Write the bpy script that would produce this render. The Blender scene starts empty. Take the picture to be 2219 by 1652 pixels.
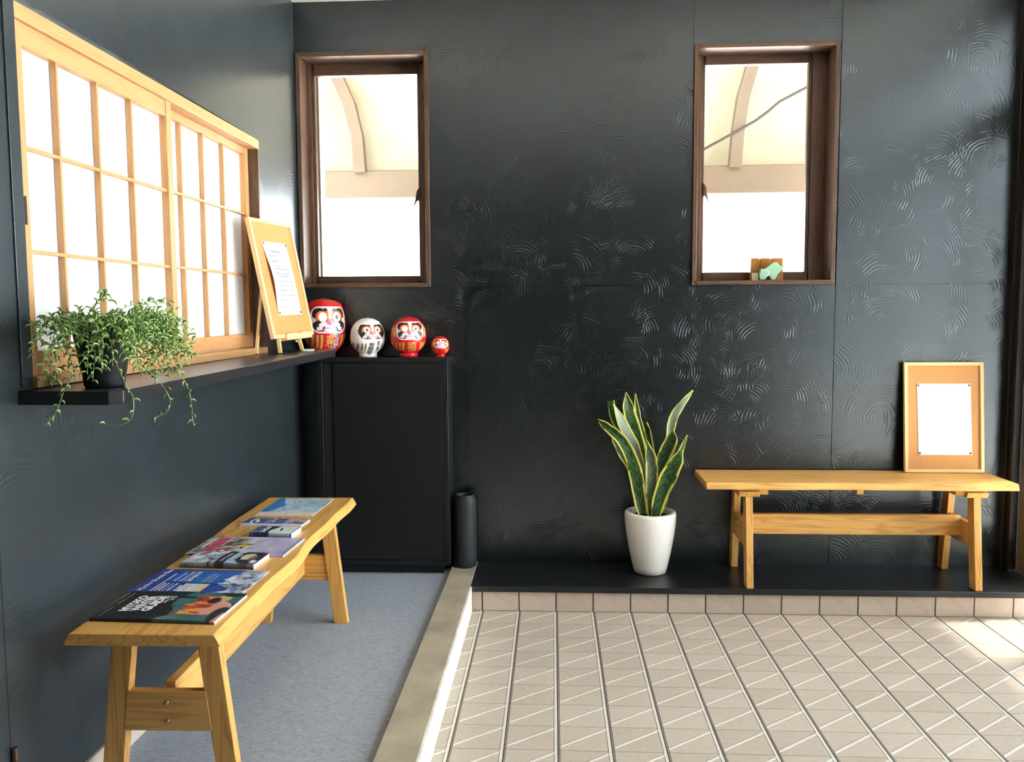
import bpy, bmesh, math, random
import numpy as np
from mathutils import Vector, Matrix
random.seed(7)
rng = np.random.default_rng(5)
scn = bpy.context.scene
COL = scn.collection
PI = math.pi
UP = (0, 0, 1)

# ------------------------------------------------------------------ colour helpers
def lin(c):
    c = c / 255.0
    return c / 12.92 if c <= 0.04045 else ((c + 0.055) / 1.055) ** 2.4
def S(r, g, b, k=1.0):
    return (lin(r) * k, lin(g) * k, lin(b) * k, 1.0)
def L3(r, g, b):
    return np.array([lin(r), lin(g), lin(b)])

# ------------------------------------------------------------------ materials
class N:
    """small node-tree writer"""
    def __init__(self, name):
        self.m = bpy.data.materials.new(name); self.m.use_nodes = True
        self.t = self.m.node_tree; self.t.nodes.clear()
        self.out = self.t.nodes.new('ShaderNodeOutputMaterial')
    def n(self, typ, **kw):
        nd = self.t.nodes.new(typ)
        ins = kw.pop('ins', {})
        for k, v in kw.items(): setattr(nd, k, v)
        for k, v in ins.items():
            s = nd.inputs[k]
            if isinstance(v, bpy.types.NodeSocket): self.t.links.new(v, s)
            else: s.default_value = v
        return nd
    def math(self, op, a, b=None, c=None, clamp=False):
        ins = {0: a}
        if b is not None: ins[1] = b
        if c is not None: ins[2] = c
        nd = self.n('ShaderNodeMath', operation=op, ins=ins); nd.use_clamp = clamp
        return nd.outputs[0]
    def mix(self, f, a, b):
        nd = self.n('ShaderNodeMix', data_type='RGBA')
        for i, v in ((0, f), (6, a), (7, b)):
            if isinstance(v, bpy.types.NodeSocket): self.t.links.new(v, nd.inputs[i])
            else: nd.inputs[i].default_value = v
        return nd.outputs[2]
    def ramp(self, f, stops):
        nd = self.n('ShaderNodeValToRGB', ins={0: f}); e = nd.color_ramp.elements
        while len(e) < len(stops): e.new(0.5)
        for el, (p, c) in zip(e, stops):
            el.position = p; el.color = c if len(c) == 4 else (*c, 1)
        return nd.outputs[0]
    def mapr(self, v, a, b, c=0.0, d=1.0):
        nd = self.n('ShaderNodeMapRange', ins={0: v, 1: a, 2: b, 3: c, 4: d}); nd.clamp = True
        return nd.outputs[0]
    def noise(self, vec, scale, detail=3.0, rough=0.5):
        return self.n('ShaderNodeTexNoise', ins={'Vector': vec, 'Scale': scale, 'Detail': detail, 'Roughness': rough})
    def coord(self, which='Object'):
        return self.n('ShaderNodeTexCoord').outputs[which]
    def bsdf(self, **ins):
        nd = self.n('ShaderNodeBsdfPrincipled')
        for k, v in ins.items():
            s = nd.inputs[k.replace('_', ' ')]
            if isinstance(v, bpy.types.NodeSocket): self.t.links.new(v, s)
            else: s.default_value = v
        self.t.links.new(nd.outputs[0], self.out.inputs[0])
        return nd
    def bump(self, h, dist=0.001, strength=1.0):
        return self.n('ShaderNodeBump', ins={'Height': h, 'Distance': dist, 'Strength': strength}).outputs[0]

MAT = {}
def plain(name, col, rough=0.5, spec=0.5, metal=0.0, nscale=0, namt=0.12, bump=0.0):
    w = N(name)
    base = col
    kw = {}
    if nscale:
        nz = w.noise(w.coord(), nscale, 4.0)
        f = w.mapr(nz.outputs[0], 0.3, 0.7)
        dk = tuple(c * (1 - namt) for c in col[:3]) + (1,)
        lt = tuple(min(1, c * (1 + namt)) for c in col[:3]) + (1,)
        base = w.mix(f, dk, lt)
        if bump: kw['Normal'] = w.bump(nz.outputs[0], bump)
    w.bsdf(Base_Color=base, Roughness=rough, Specular_IOR_Level=spec, Metallic=metal, **kw)
    MAT[name] = w.m
    return w.m

def wood(name, axis, dark, light, rough=0.42, scale=1.0, contrast=1.0):
    """straight oak/pine grain running along one axis"""
    w = N(name)
    co = w.coord()
    sc = [26 * scale] * 3; sc[axis] = 1.6 * scale
    mp = w.n('ShaderNodeMapping', ins={'Vector': co, 'Scale': sc})
    warp = w.noise(mp.outputs[0], 0.55, 2.0)
    v2 = w.n('ShaderNodeVectorMath', operation='MULTIPLY_ADD', ins={0: warp.outputs['Color'], 1: (2.6, 2.6, 2.6), 2: mp.outputs[0]})
    wv = w.noise(v2.outputs[0], 1.0, 2.0)
    rings = w.math('SINE', w.math('MULTIPLY', wv.outputs[0], 34.0))
    rings = w.mapr(rings, 0.2, 1.0)
    sc2 = [420.0] * 3; sc2[axis] = 9.0
    mp2 = w.n('ShaderNodeMapping', ins={'Vector': co, 'Scale': sc2})
    fine = w.noise(mp2.outputs[0], 1.0, 3.0)
    big = w.noise(mp.outputs[0], 0.25, 2.0)
    f = w.math('ADD', w.math('MULTIPLY', rings, 0.38 * contrast), w.math('MULTIPLY', w.mapr(fine.outputs[0], 0.4, 0.7), 0.22 * contrast))
    f = w.math('ADD', f, w.mapr(big.outputs[0], 0.3, 0.7, 0.0, 0.3 * contrast), clamp=True)
    colr = w.mix(f, light, dark)
    w.bsdf(Base_Color=colr, Roughness=rough, Specular_IOR_Level=0.35, Normal=w.bump(fine.outputs[0], 0.0002))
    MAT[name] = w.m
    return w.m

OAK_D, OAK_L = S(172, 112, 50), S(228, 178, 100)
for ax, nm in ((0, 'x'), (1, 'y'), (2, 'z')):
    wood('oak_' + nm, ax, OAK_D, OAK_L)
    wood('pine_' + nm, ax, S(172, 124, 76), S(198, 152, 104), rough=0.45, contrast=0.8)
    wood('frame_' + nm, ax, S(214, 166, 104), S(240, 204, 146), rough=0.45, contrast=0.5)
    wood('post_' + nm, ax, S(20, 17, 15), S(40, 33, 29), rough=0.45, scale=1.6)
    wood('brown_' + nm, ax, S(56, 40, 31), S(104, 78, 61), rough=0.4, scale=1.6)

def wall_paint(name, plane, swirl=1.0, base=(0.0026, 0.0044, 0.0056, 1)):
    """black brushed-on plaster paint with comb-like trowel arcs"""
    w = N(name)
    co = w.coord()
    sep = w.n('ShaderNodeSeparateXYZ', ins={0: co})
    a = sep.outputs[0] if plane == 'xz' else sep.outputs[1]
    p = w.n('ShaderNodeCombineXYZ', ins={0: a, 1: sep.outputs[2], 2: 0.0}).outputs[0]
    dis = w.noise(p, 9.0, 2.0)
    pw = w.n('ShaderNodeVectorMath', operation='MULTIPLY_ADD', ins={0: dis.outputs['Color'], 1: (0.035, 0.035, 0), 2: p}).outputs[0]
    hs = []
    for sc, off, fr in ((4.6, 0.0, 0.0150), (6.3, 3.7, 0.0120), (5.4, 8.3, 0.0135)):
        po = w.n('ShaderNodeVectorMath', operation='ADD', ins={0: pw, 1: (off, off * 0.7, 0)}).outputs[0]
        vo = w.n('ShaderNodeTexVoronoi', ins={'Vector': po, 'Scale': sc}); vo.voronoi_dimensions = '2D'
        d = w.n('ShaderNodeVectorMath', operation='SUBTRACT', ins={0: po, 1: vo.outputs['Position']}).outputs[0]
        ro = w.n('ShaderNodeVectorMath', operation='SUBTRACT', ins={0: vo.outputs['Color'], 1: (0.5, 0.5, 0.5)}).outputs[0]
        ro = w.n('ShaderNodeVectorMath', operation='MULTIPLY', ins={0: ro, 1: (1, 1, 0)}).outputs[0]
        rn = w.n('ShaderNodeVectorMath', operation='NORMALIZE', ins={0: ro}).outputs[0]
        d = w.n('ShaderNodeVectorMath', operation='ADD', ins={0: d, 1: w.n('ShaderNodeVectorMath', operation='SCALE', ins={0: rn, 'Scale': 0.07}).outputs[0]}).outputs[0]
        ln = w.n('ShaderNodeVectorMath', operation='LENGTH', ins={0: d}).outputs['Value']
        cs = w.math('DIVIDE', w.n('ShaderNodeVectorMath', operation='DOT_PRODUCT', ins={0: d, 1: rn}).outputs['Value'], w.math('MAXIMUM', ln, 0.001))
        ang = w.mapr(cs, 0.45, 0.75)
        s = w.math('SINE', w.math('MULTIPLY', ln, 2 * PI / fr))
        s = w.math('POWER', w.mapr(s, 0.0, 1.0), 2.5)
        edge = w.mapr(ln, 0.025, 0.045)
        edge = w.math('MULTIPLY', edge, w.mapr(ln, 0.15, 0.19, 1.0, 0.0))
        edge = w.math('MULTIPLY', edge, ang)
        br = w.mapr(w.noise(po, 15.0, 2.0).outputs[0], 0.47, 0.60)
        ms = w.mapr(vo.outputs['Color'], 0.35, 0.55)
        h = w.math('MULTIPLY', w.math('MULTIPLY', s, edge), w.math('MULTIPLY', br, ms))
        hs.append(h)
    hs[0] = w.math('MAXIMUM', hs[0], hs[2])
    arcs = w.math('ADD', hs[0], hs[1])
    lump = w.noise(p, 4.0, 1.0, 0.5)
    h = w.math('ADD', w.math('MULTIPLY', arcs, 0.37 * swirl), w.math('MULTIPLY', lump.outputs[0], 0.2))
    tone = w.mapr(w.noise(p, 3.0, 2.0).outputs[0], 0.3, 0.7)
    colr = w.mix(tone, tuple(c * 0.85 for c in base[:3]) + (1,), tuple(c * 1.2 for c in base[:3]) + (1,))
    rgh = w.mapr(lump.outputs[0], 0.3, 0.7, 0.285, 0.315)
    w.bsdf(Base_Color=colr, Roughness=rgh, Specular_IOR_Level=0.95, IOR=1.58, Specular_Tint=(0.86, 0.95, 1.0, 1), Normal=w.bump(h, 0.0022, 0.8))
    MAT[name] = w.m
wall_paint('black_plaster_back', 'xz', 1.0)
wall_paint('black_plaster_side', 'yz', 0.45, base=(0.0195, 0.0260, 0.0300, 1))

TX0, TY0, TW, TR = 0.8161, -0.3188, 0.15, 0.13164
def tile_mat(name, riser=False):
    w = N(name)
    co = w.coord(); sp = w.n('ShaderNodeSeparateXYZ', ins={0: co})
    U = w.math('DIVIDE', w.math('SUBTRACT', sp.outputs[0], TX0), TW)
    if riser: V = w.math('DIVIDE', w.math('SUBTRACT', sp.outputs[2], 0.0), 0.125)
    else: V = w.math('DIVIDE', w.math('SUBTRACT', sp.outputs[1], TY0), TR)
    uf = w.math('FRACT', U); vf = w.math('FRACT', V)
    jit = w.noise(co, 420.0, 2.0).outputs[0]
    j2 = w.noise(co, 60.0, 3.0).outputs[0]
    us = w.math('SUBTRACT', w.math('FRACT', w.math('ADD', U, 0.5)), 0.5)    # signed distance to a column joint
    vs = w.math('SUBTRACT', w.math('FRACT', w.math('ADD', V, 0.5)), 0.5)
    def band(x, c, hw, soft=0.006):
        return w.mapr(w.math('ABSOLUTE', w.math('SUBTRACT', x, c)), hw - soft, hw + soft, 1.0, 0.0)
    if riser:
        ridge = band(us, -0.02, 0.012)
        groove = band(us, 0.012, 0.02)
        row = band(vs, 0.0, 0.01)
        dg = w.math('SUBTRACT', w.math('ADD', vf, w.math('MULTIPLY', uf, 1.15)), 1.0)
        d1 = band(dg, 0.0, 0.006); d2 = band(dg, 0.11, 0.004)
        inn = w.mapr(uf, 0.2, 0.26); inn = w.math('MULTIPLY', inn, w.mapr(uf, 0.86, 0.9, 1.0, 0.0))
        rib = w.math('MULTIPLY', w.math('MAXIMUM', d1, d2), inn)
    else:
        ridge = band(us, -0.014, 0.027)
        groove = w.math('MAXIMUM', w.math('MAXIMUM', band(us, 0.030, 0.014), w.math('MULTIPLY', band(us, 0.058, 0.008), 0.8)), w.math('MULTIPLY', band(us, -0.050, 0.006), 0.6))
        row = w.math('MULTIPLY', band(vs, 0.0, 0.010), w.math('SUBTRACT', 1.0, ridge))
        ln = w.math('SUBTRACT', vf, w.math('ADD', w.math('MULTIPLY', uf, 0.86), 0.07))
        ln = w.math('ADD', ln, w.math('MULTIPLY', w.math('SUBTRACT', jit, 0.5), 0.16))
        rib = band(ln, 0.0, 0.050, 0.022)
        inn = w.math('MULTIPLY', w.mapr(uf, 0.06, 0.08), w.mapr(uf, 0.955, 0.975, 1.0, 0.0))
        rib = w.math('MULTIPLY', rib, inn)
    cell = w.n('ShaderNodeCombineXYZ', ins={0: w.math('FLOOR', U), 1: w.math('FLOOR', V)}).outputs[0]
    wn = w.n('ShaderNodeTexWhiteNoise', ins={'Vector': cell}); wn.noise_dimensions = '2D'
    A = S(174, 161, 146) if not riser else S(186, 168, 152)
    B = S(192, 180, 166) if not riser else S(202, 184, 168)
    c = w.mix(w.math('ADD', w.math('MULTIPLY', wn.outputs['Value'], 0.5), w.math('MULTIPLY', w.mapr(j2, 0.3, 0.7), 0.5)), A, B)
    spk = w.mapr(w.noise(co, 230.0, 1.0).outputs[0], 0.70, 0.76)
    c = w.mix(w.math('MULTIPLY', spk, 0.35), c, S(110, 92, 78))
    c = w.mix(w.math('MULTIPLY', rib, 0.78 if not riser else 0.0), c, S(240, 232, 220))
    c = w.mix(w.math('MULTIPLY', ridge, 0.65), c, S(224, 218, 206))
    c = w.mix(w.math('MULTIPLY', row, 0.45), c, S(104, 90, 80))
    c = w.mix(w.math('MULTIPLY', groove, 0.92), c, S(50, 44, 40))
    if riser: c = w.mix(w.math('MULTIPLY', rib, 0.5), c, S(128, 106, 94))
    h = w.math('ADD', w.math('MULTIPLY', rib, 1.0 if not riser else -0.3), w.math('MULTIPLY', jit, 0.06))
    h = w.math('SUBTRACT', w.math('ADD', h, w.math('MULTIPLY', ridge, 0.3)), w.math('ADD', w.math('MULTIPLY', groove, 0.9), w.math('MULTIPLY', row, 0.5)))
    w.bsdf(Base_Color=c, Roughness=0.55, Specular_IOR_Level=0.4, Normal=w.bump(h, 0.0028, 0.9))
    MAT[name] = w.m
tile_mat('floor_tile'); tile_mat('riser_tile', True)

def carpet_mat():
    w = N('carpet_loop'); co = w.coord()
    n1 = w.noise(co, 420.0, 3.0, 0.7)
    mp = w.n('ShaderNodeMapping', ins={'Vector': co, 'Scale': (60, 190, 60)})
    n2 = w.noise(mp.outputs[0], 1.0, 3.0)
    f = w.math('ADD', w.math('MULTIPLY', w.mapr(n1.outputs[0], 0.32, 0.68), 0.6), w.math('MULTIPLY', w.mapr(n2.outputs[0], 0.3, 0.7), 0.4))
    c = w.mix(f, S(126, 133, 143), S(186, 194, 205))
    dark = w.mapr(w.noise(co, 34.0, 5.0, 0.75).outputs[0], 0.62, 0.72)
    c = w.mix(w.math('MULTIPLY', dark, 0.35), c, S(78, 84, 94))
    w.bsdf(Base_Color=c, Roughness=0.95, Specular_IOR_Level=0.1, Normal=w.bump(n1.outputs[0], 0.002))
    MAT['carpet_loop'] = w.m
carpet_mat()

def concrete_mat():
    w = N('concrete'); co = w.coord()
    n1 = w.noise(co, 7.0, 5.0); n2 = w.noise(co, 260.0, 2.0)
    c = w.mix(w.mapr(n1.outputs[0], 0.3, 0.7), S(150, 139, 120), S(178, 168, 148))
    c = w.mix(w.math('MULTIPLY', w.mapr(n2.outputs[0], 0.66, 0.74), 0.5), c, S(96, 84, 66))
    c = w.mix(w.math('MULTIPLY', w.mapr(n2.outputs[0], 0.24, 0.32, 1.0, 0.0), 0.5), c, S(225, 218, 200))
    w.bsdf(Base_Color=c, Roughness=0.8, Specular_IOR_Level=0.25, Normal=w.bump(n2.outputs[0], 0.0006))
    MAT['concrete'] = w.m
concrete_mat()
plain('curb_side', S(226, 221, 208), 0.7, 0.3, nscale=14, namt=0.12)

plain('black_cabinet', (0.0075, 0.0078, 0.0082, 1), 0.42, 0.4, nscale=60, namt=0.1)
plain('black_shelf', (0.016, 0.0165, 0.0175, 1), 0.33, 0.5, nscale=30, namt=0.15)
plain('black_board', (0.0075, 0.0092, 0.011, 1), 0.36, 0.5, nscale=8, namt=0.35)
plain('black_vase', (0.020, 0.022, 0.024, 1), 0.6, 0.4, nscale=200, namt=0.15, bump=0.0004)
plain('ceiling_white', S(232, 229, 220), 0.8, 0.3, nscale=6, namt=0.03)
plain('room_grey', S(66, 64, 62), 0.8, 0.3, nscale=3, namt=0.08)
plain('beige_trim', S(196, 182, 168), 0.6, 0.3, nscale=12, namt=0.06)
plain('cork', S(200, 146, 92), 0.85, 0.2, nscale=320, namt=0.16, bump=0.0004)
plain('paper', S(246, 246, 246), 0.75, 0.2, nscale=40, namt=0.01)
plain('ink', S(96, 100, 110), 0.7, 0.2, nscale=40, namt=0.02)
plain('pin_metal', S(120, 112, 100), 0.35, 0.5, metal=0.8, nscale=40, namt=0.05)
plain('steel', S(190, 186, 178), 0.28, 0.5, metal=1.0, nscale=60, namt=0.05)
plain('hinge_bronze', S(92, 70, 52), 0.45, 0.5, metal=0.7, nscale=80, namt=0.15)
plain('pages', S(240, 240, 238), 0.8, 0.2, nscale=300, namt=0.04)
plain('white_print', S(238, 238, 240), 0.55, 0.3, nscale=60, namt=0.02)
plain('pot_white', S(246, 243, 236), 0.22, 0.5, nscale=9, namt=0.02)
plain('soil', S(46, 38, 30), 0.95, 0.1, nscale=110, namt=0.4, bump=0.002)
plain('pot_black', (0.012, 0.013, 0.014, 1), 0.38, 0.5, nscale=40, namt=0.1)
plain('mint_glaze', S(150, 190, 160), 0.3, 0.5, nscale=20, namt=0.05)
plain('dark_eye', S(40, 52, 50), 0.3, 0.5, nscale=50, namt=0.05)
plain('card_cream', S(236, 228, 200), 0.7, 0.2, nscale=60, namt=0.05)
plain('black_ink', S(22, 20, 22), 0.45, 0.4, nscale=60, namt=0.05)
plain('gold_ink', S(206, 160, 82), 0.42, 0.5, metal=0.25, nscale=90, namt=0.1)
plain('aluminium', S(176, 168, 146), 0.45, 0.5, metal=0.2, nscale=20, namt=0.05)
plain('ground_light', S(225, 225, 225), 0.9, 0.2, nscale=1.5, namt=0.05)
plain('awning_metal', S(92, 75, 56), 0.55, 0.4, nscale=5, namt=0.08)
plain('cable', S(46, 38, 30), 0.7, 0.3, nscale=50, namt=0.1)
plain('door_bronze', S(112, 100, 90), 0.5, 0.4, nscale=20, namt=0.06)
plain('white_box', S(238, 238, 236), 0.45, 0.3, nscale=30, namt=0.02)

def vcol(name, rough=0.4, spec=0.4, nscale=300.0, namt=0.06):
    w = N(name)
    at = w.n('ShaderNodeVertexColor'); at.layer_name = 'paint'
    nz = w.noise(w.coord(), nscale, 2.0)
    c = w.mix(w.mapr(nz.outputs[0], 0.3, 0.7, 0.0, namt), at.outputs[0], (0.5, 0.5, 0.5, 1))
    w.bsdf(Base_Color=c, Roughness=rough, Specular_IOR_Level=spec)
    MAT[name] = w.m
vcol('lacquer_paint', 0.28, 0.5, 200, 0.03)
vcol('printed_cover', 0.38, 0.4, 500, 0.04)
vcol('leaf_paint', 0.45, 0.22, 90, 0.02)

def leaf_green():
    w = N('succulent_green')
    nz = w.noise(w.coord(), 70.0, 2.0)
    c = w.mix(w.mapr(nz.outputs[0], 0.35, 0.65), S(88, 122, 58), S(158, 186, 110))
    b = w.bsdf(Base_Color=c, Roughness=0.45, Specular_IOR_Level=0.4)
    b.inputs['Subsurface Weight'].default_value = 0.0
    MAT['succulent_green'] = w.m
leaf_green()

def shoji_paper():
    w = N('shoji_paper')
    nz = w.noise(w.coord(), 90.0, 4.0)
    c = w.mix(w.mapr(nz.outputs[0], 0.3, 0.7), (0.78, 0.79, 0.81, 1), (0.84, 0.85, 0.86, 1))
    d = w.n('ShaderNodeBsdfDiffuse', ins={'Color': c}); t = w.n('ShaderNodeBsdfTranslucent', ins={'Color': c})
    mx = w.n('ShaderNodeMixShader', ins={0: 0.10, 1: d.outputs[0], 2: t.outputs[0]})
    w.t.links.new(mx.outputs[0], w.out.inputs[0]); MAT['shoji_paper'] = w.m
shoji_paper()
def awning_sheet():
    w = N('awning_sheet')
    nz = w.noise(w.coord(), 1.6, 2.0)
    c = w.mix(w.mapr(nz.outputs[0], 0.3, 0.7), (0.31, 0.275, 0.205, 1), (0.35, 0.32, 0.25, 1))
    d = w.n('ShaderNodeBsdfDiffuse', ins={'Color': c}); t = w.n('ShaderNodeBsdfTranslucent', ins={'Color': c})
    mx = w.n('ShaderNodeMixShader', ins={0: 0.5, 1: d.outputs[0], 2: t.outputs[0]})
    w.t.links.new(mx.outputs[0], w.out.inputs[0]); MAT['awning_sheet'] = w.m
awning_sheet()
def glass_mat(name, tint=(1, 1, 1, 1), refl=1.0):
    w = N(name)
    tr = w.n('ShaderNodeBsdfTransparent', ins={'Color': tint})
    gl = w.n('ShaderNodeBsdfGlossy', ins={'Color': (1, 1, 1, 1), 'Roughness': 0.02})
    fr = w.n('ShaderNodeFresnel', ins={'IOR': 1.45})
    nz = w.noise(w.coord(), 3.0, 2.0)
    f = w.math('MULTIPLY', fr.outputs[0], w.mapr(nz.outputs[0], 0.0, 1.0, 0.8 * refl, 0.9 * refl))
    mx = w.n('ShaderNodeMixShader', ins={0: f, 1: tr.outputs[0], 2: gl.outputs[0]})
    w.t.links.new(mx.outputs[0], w.out.inputs[0]); MAT[name] = w.m
glass_mat('window_glass', (0.97, 0.975, 0.97, 1))
def amber():
    w = N('amber_glass'); co = w.coord()
    sp = w.n('ShaderNodeSeparateXYZ', ins={0: co})
    nz = w.noise(co, 30.0, 2.0)
    c = w.mix(w.mapr(nz.outputs[0], 0.3, 0.7), (0.55, 0.29, 0.08, 1), (0.66, 0.38, 0.12, 1))
    d = w.n('ShaderNodeBsdfPrincipled', ins={'Base Color': c, 'Roughness': 0.2})
    t = w.n('ShaderNodeBsdfTranslucent', ins={'Color': c}); tp = w.n('ShaderNodeBsdfTransparent', ins={'Color': c})
    m1 = w.n('ShaderNodeMixShader', ins={0: 0.45, 1: d.outputs[0], 2: t.outputs[0]})
    m2 = w.n('ShaderNodeMixShader', ins={0: 0.22, 1: m1.outputs[0], 2: tp.outputs[0]})
    w.t.links.new(m2.outputs[0], w.out.inputs[0]); MAT['amber_glass'] = w.m
amber()

# ------------------------------------------------------------------ mesh helpers
class MB:
    def __init__(self): self.v = []; self.f = []; self.c = None
    def add(self, vs, fs):
        o = len(self.v); self.v += [tuple(float(q) for q in p) for p in vs]
        self.f += [tuple(i + o for i in f) for f in fs]; return self
    def box(self, x0, x1, y0, y1, z0, z1):
        vs = [(x, y, z) for z in (z0, z1) for y in (y0, y1) for x in (x0, x1)]
        return self.add(vs, [(0, 2, 3, 1), (4, 5, 7, 6), (0, 1, 5, 4), (2, 6, 7, 3), (0, 4, 6, 2), (1, 3, 7, 5)])
    def hexa(self, bot, top):
        """bot/top: 4 points each, counter-clockwise seen from above"""
        return self.add(list(bot) + list(top), [(3, 2, 1, 0), (4, 5, 6, 7), (0, 1, 5, 4), (1, 2, 6, 5), (2, 3, 7, 6), (3, 0, 4, 7)])
    def prism(self, poly, axis, a, b):
        """2-D polygon extruded along axis from a to b"""
        def put(p, q):
            if axis == 0: return (q, p[0], p[1])
            if axis == 1: return (p[0], q, p[1])
            return (p[0], p[1], q)
        n = len(poly)
        vs = [put(p, a) for p in poly] + [put(p, b) for p in poly]
        fs = [tuple(range(n))[::-1], tuple(range(n, 2 * n))] + [(i, (i + 1) % n, n + (i + 1) % n, n + i) for i in range(n)]
        return self.add(vs, fs)
    def tube(self, pts, r, n=8, cap=True):
        pts = [Vector(p) for p in pts]; rs = r if isinstance(r, (list, tuple)) else [r] * len(pts)
        rings = []; prev = None
        for i, p in enumerate(pts):
            t = (pts[min(i + 1, len(pts) - 1)] - pts[max(i - 1, 0)])
            t = t.normalized() if t.length > 1e-9 else Vector(UP)
            if prev is None: prev = t.orthogonal().normalized()
            u = prev - t * prev.dot(t); u = u.normalized() if u.length > 1e-6 else t.orthogonal().normalized(); prev = u
            w = t.cross(u)
            rings.append([p + (u * math.cos(2 * PI * k / n) + w * math.sin(2 * PI * k / n)) * rs[i] for k in range(n)])
        vs = [q for ring in rings for q in ring]; fs = []
        for i in range(len(pts) - 1):
            for k in range(n):
                fs.append((i * n + k, i * n + (k + 1) % n, (i + 1) * n + (k + 1) % n, (i + 1) * n + k))
        if cap: fs += [tuple(range(n))[::-1], tuple(range((len(pts) - 1) * n, len(pts) * n))]
        return self.add(vs, fs)
    def lathe(self, prof, n=64, c=(0, 0, 0), closed=True):
        vs = []; fs = []
        for (r, z) in prof:
            for k in range(n):
                a = 2 * PI * k / n; vs.append((c[0] + r * math.cos(a), c[1] + r * math.sin(a), c[2] + z))
        for i in range(len(prof) - 1):
            for k in range(n):
                fs.append((i * n + k, i * n + (k + 1) % n, (i + 1) * n + (k + 1) % n, (i + 1) * n + k))
        if closed: fs += [tuple(range(n))[::-1], tuple(range((len(prof) - 1) * n, len(prof) * n))]
        return self.add(vs, fs)
    def ball(self, c, rx, ry, rz, n=16, m=10):
        vs = [(c[0], c[1], c[2] - rz)]
        for j in range(1, m):
            t = PI * j / m - PI / 2
            for k in range(n):
                a = 2 * PI * k / n
                vs.append((c[0] + rx * math.cos(t) * math.cos(a), c[1] + ry * math.cos(t) * math.sin(a), c[2] + rz * math.sin(t)))
        vs.append((c[0], c[1], c[2] + rz)); last = len(vs) - 1; fs = []
        for k in range(n): fs.append((0, 1 + (k + 1) % n, 1 + k))
        for j in range(m - 2):
            for k in range(n):
                a0 = 1 + j * n + k; a1 = 1 + j * n + (k + 1) % n
                fs.append((a0, a1, a1 + n, a0 + n))
        for k in range(n): fs.append((last, 1 + (m - 2) * n + k, 1 + (m - 2) * n + (k + 1) % n))
        return self.add(vs, fs)
    def build(self, name, mat, parent=None, bevel=0, smooth=False, colors=None, seg=2):
        me = bpy.data.meshes.new(name); me.from_pydata(self.v, [], self.f)
        bm = bmesh.new(); bm.from_mesh(me); bmesh.ops.recalc_face_normals(bm, faces=bm.faces); bm.to_mesh(me); bm.free()
        if colors is not None:
            at = me.color_attributes.new('paint', 'FLOAT_COLOR', 'POINT')
            a = np.ones((len(self.v), 4), np.float32); a[:, :3] = colors
            at.data.foreach_set('color', a.ravel())
        if smooth: me.shade_smooth()
        me.materials.append(MAT[mat])
        o = bpy.data.objects.new(name, me); COL.objects.link(o)
        if parent is not None: o.parent = parent
        if bevel:
            md = o.modifiers.new('bevel', 'BEVEL'); md.width = bevel; md.segments = seg; md.limit_method = 'ANGLE'; md.angle_limit = math.radians(40)
            if not smooth:
                me.shade_smooth()
                try: me.set_sharp_from_angle(angle=math.radians(35))
                except Exception: pass
        return o

def thing(name, label, cat, M=None, group=None):
    o = bpy.data.objects.new(name, None); COL.objects.link(o); o.empty_display_size = 0.05
    if M is not None: o.matrix_world = M
    o['label'] = label; o['category'] = cat
    if group: o['group'] = group
    return o
def tag(o, label, cat, group=None, kind=None):
    o['label'] = label; o['category'] = cat
    if group: o['group'] = group
    if kind: o['kind'] = kind
    return o
def struct(o, label, cat):
    return tag(o, label, cat, kind='structure')
def part_label(o, label): o['label'] = label; return o
def T(x, y, z): return Matrix.Translation((x, y, z))
def RZ(d): return Matrix.Rotation(math.radians(d), 4, 'Z')

def text_mesh(s, size=1.0, bold=0.0, shear=0.0, spacing=1.0):
    cu = bpy.data.curves.new('glyphs', 'FONT'); cu.body = s; cu.size = size; cu.offset = bold; cu.shear = shear
    cu.space_character = spacing; cu.resolution_u = 3
    o = bpy.data.objects.new('glyphs', cu); COL.objects.link(o)
    dg = bpy.context.evaluated_depsgraph_get(); dg.update()
    me = o.evaluated_get(dg).to_mesh()
    vs = [(v.co.x, v.co.y) for v in me.vertices]; fs = [tuple(p.vertices) for p in me.polygons]
    o.evaluated_get(dg).to_mesh_clear()
    bpy.data.objects.remove(o); bpy.data.curves.remove(cu)
    return vs, fs
def fit_text(s, w, h, x0, y0, bold=0.0):
    """glyph mesh scaled to fill the box w x h with its lower-left corner at x0,y0"""
    vs, fs = text_mesh(s, 1.0, bold)
    if not vs: return [], []
    a = np.array(vs); mn = a.min(0); mx = a.max(0); d = np.maximum(mx - mn, 1e-6)
    a = (a - mn) / d * np.array([w, h]) + np.array([x0, y0])
    return [tuple(p) for p in a], fs

# value noise for painted surfaces
def vnoise(x, y, seed=0):
    x = np.asarray(x, float); y = np.asarray(y, float)
    xi = np.floor(x).astype(int); yi = np.floor(y).astype(int); fx = x - xi; fy = y - yi
    def h(a, b):
        n = (a * 374761393 + b * 668265263 + seed * 1442695041) & 0xffffffff
        n = ((n ^ (n >> 13)) * 1274126177) & 0xffffffff
        return ((n ^ (n >> 16)) & 0xffff) / 65535.0
    ux = fx * fx * (3 - 2 * fx); uy = fy * fy * (3 - 2 * fy)
    return (h(xi, yi) * (1 - ux) + h(xi + 1, yi) * ux) * (1 - uy) + (h(xi, yi + 1) * (1 - ux) + h(xi + 1, yi + 1) * ux) * uy
def fbm(x, y, seed=0, o=4):
    s = 0; a = 0.5
    for k in range(o): s = s + a * vnoise(x * 2 ** k, y * 2 ** k, seed + k); a *= 0.5
    return s / (1 - 0.5 ** o)
def put(img, mask, col, a=1.0):
    m = (np.clip(mask, 0, 1) * a)[..., None]
    img[:] = img * (1 - m) + np.asarray(col) * m
def soft(d, w): return np.clip(0.5 - d / w, 0, 1)

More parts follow.
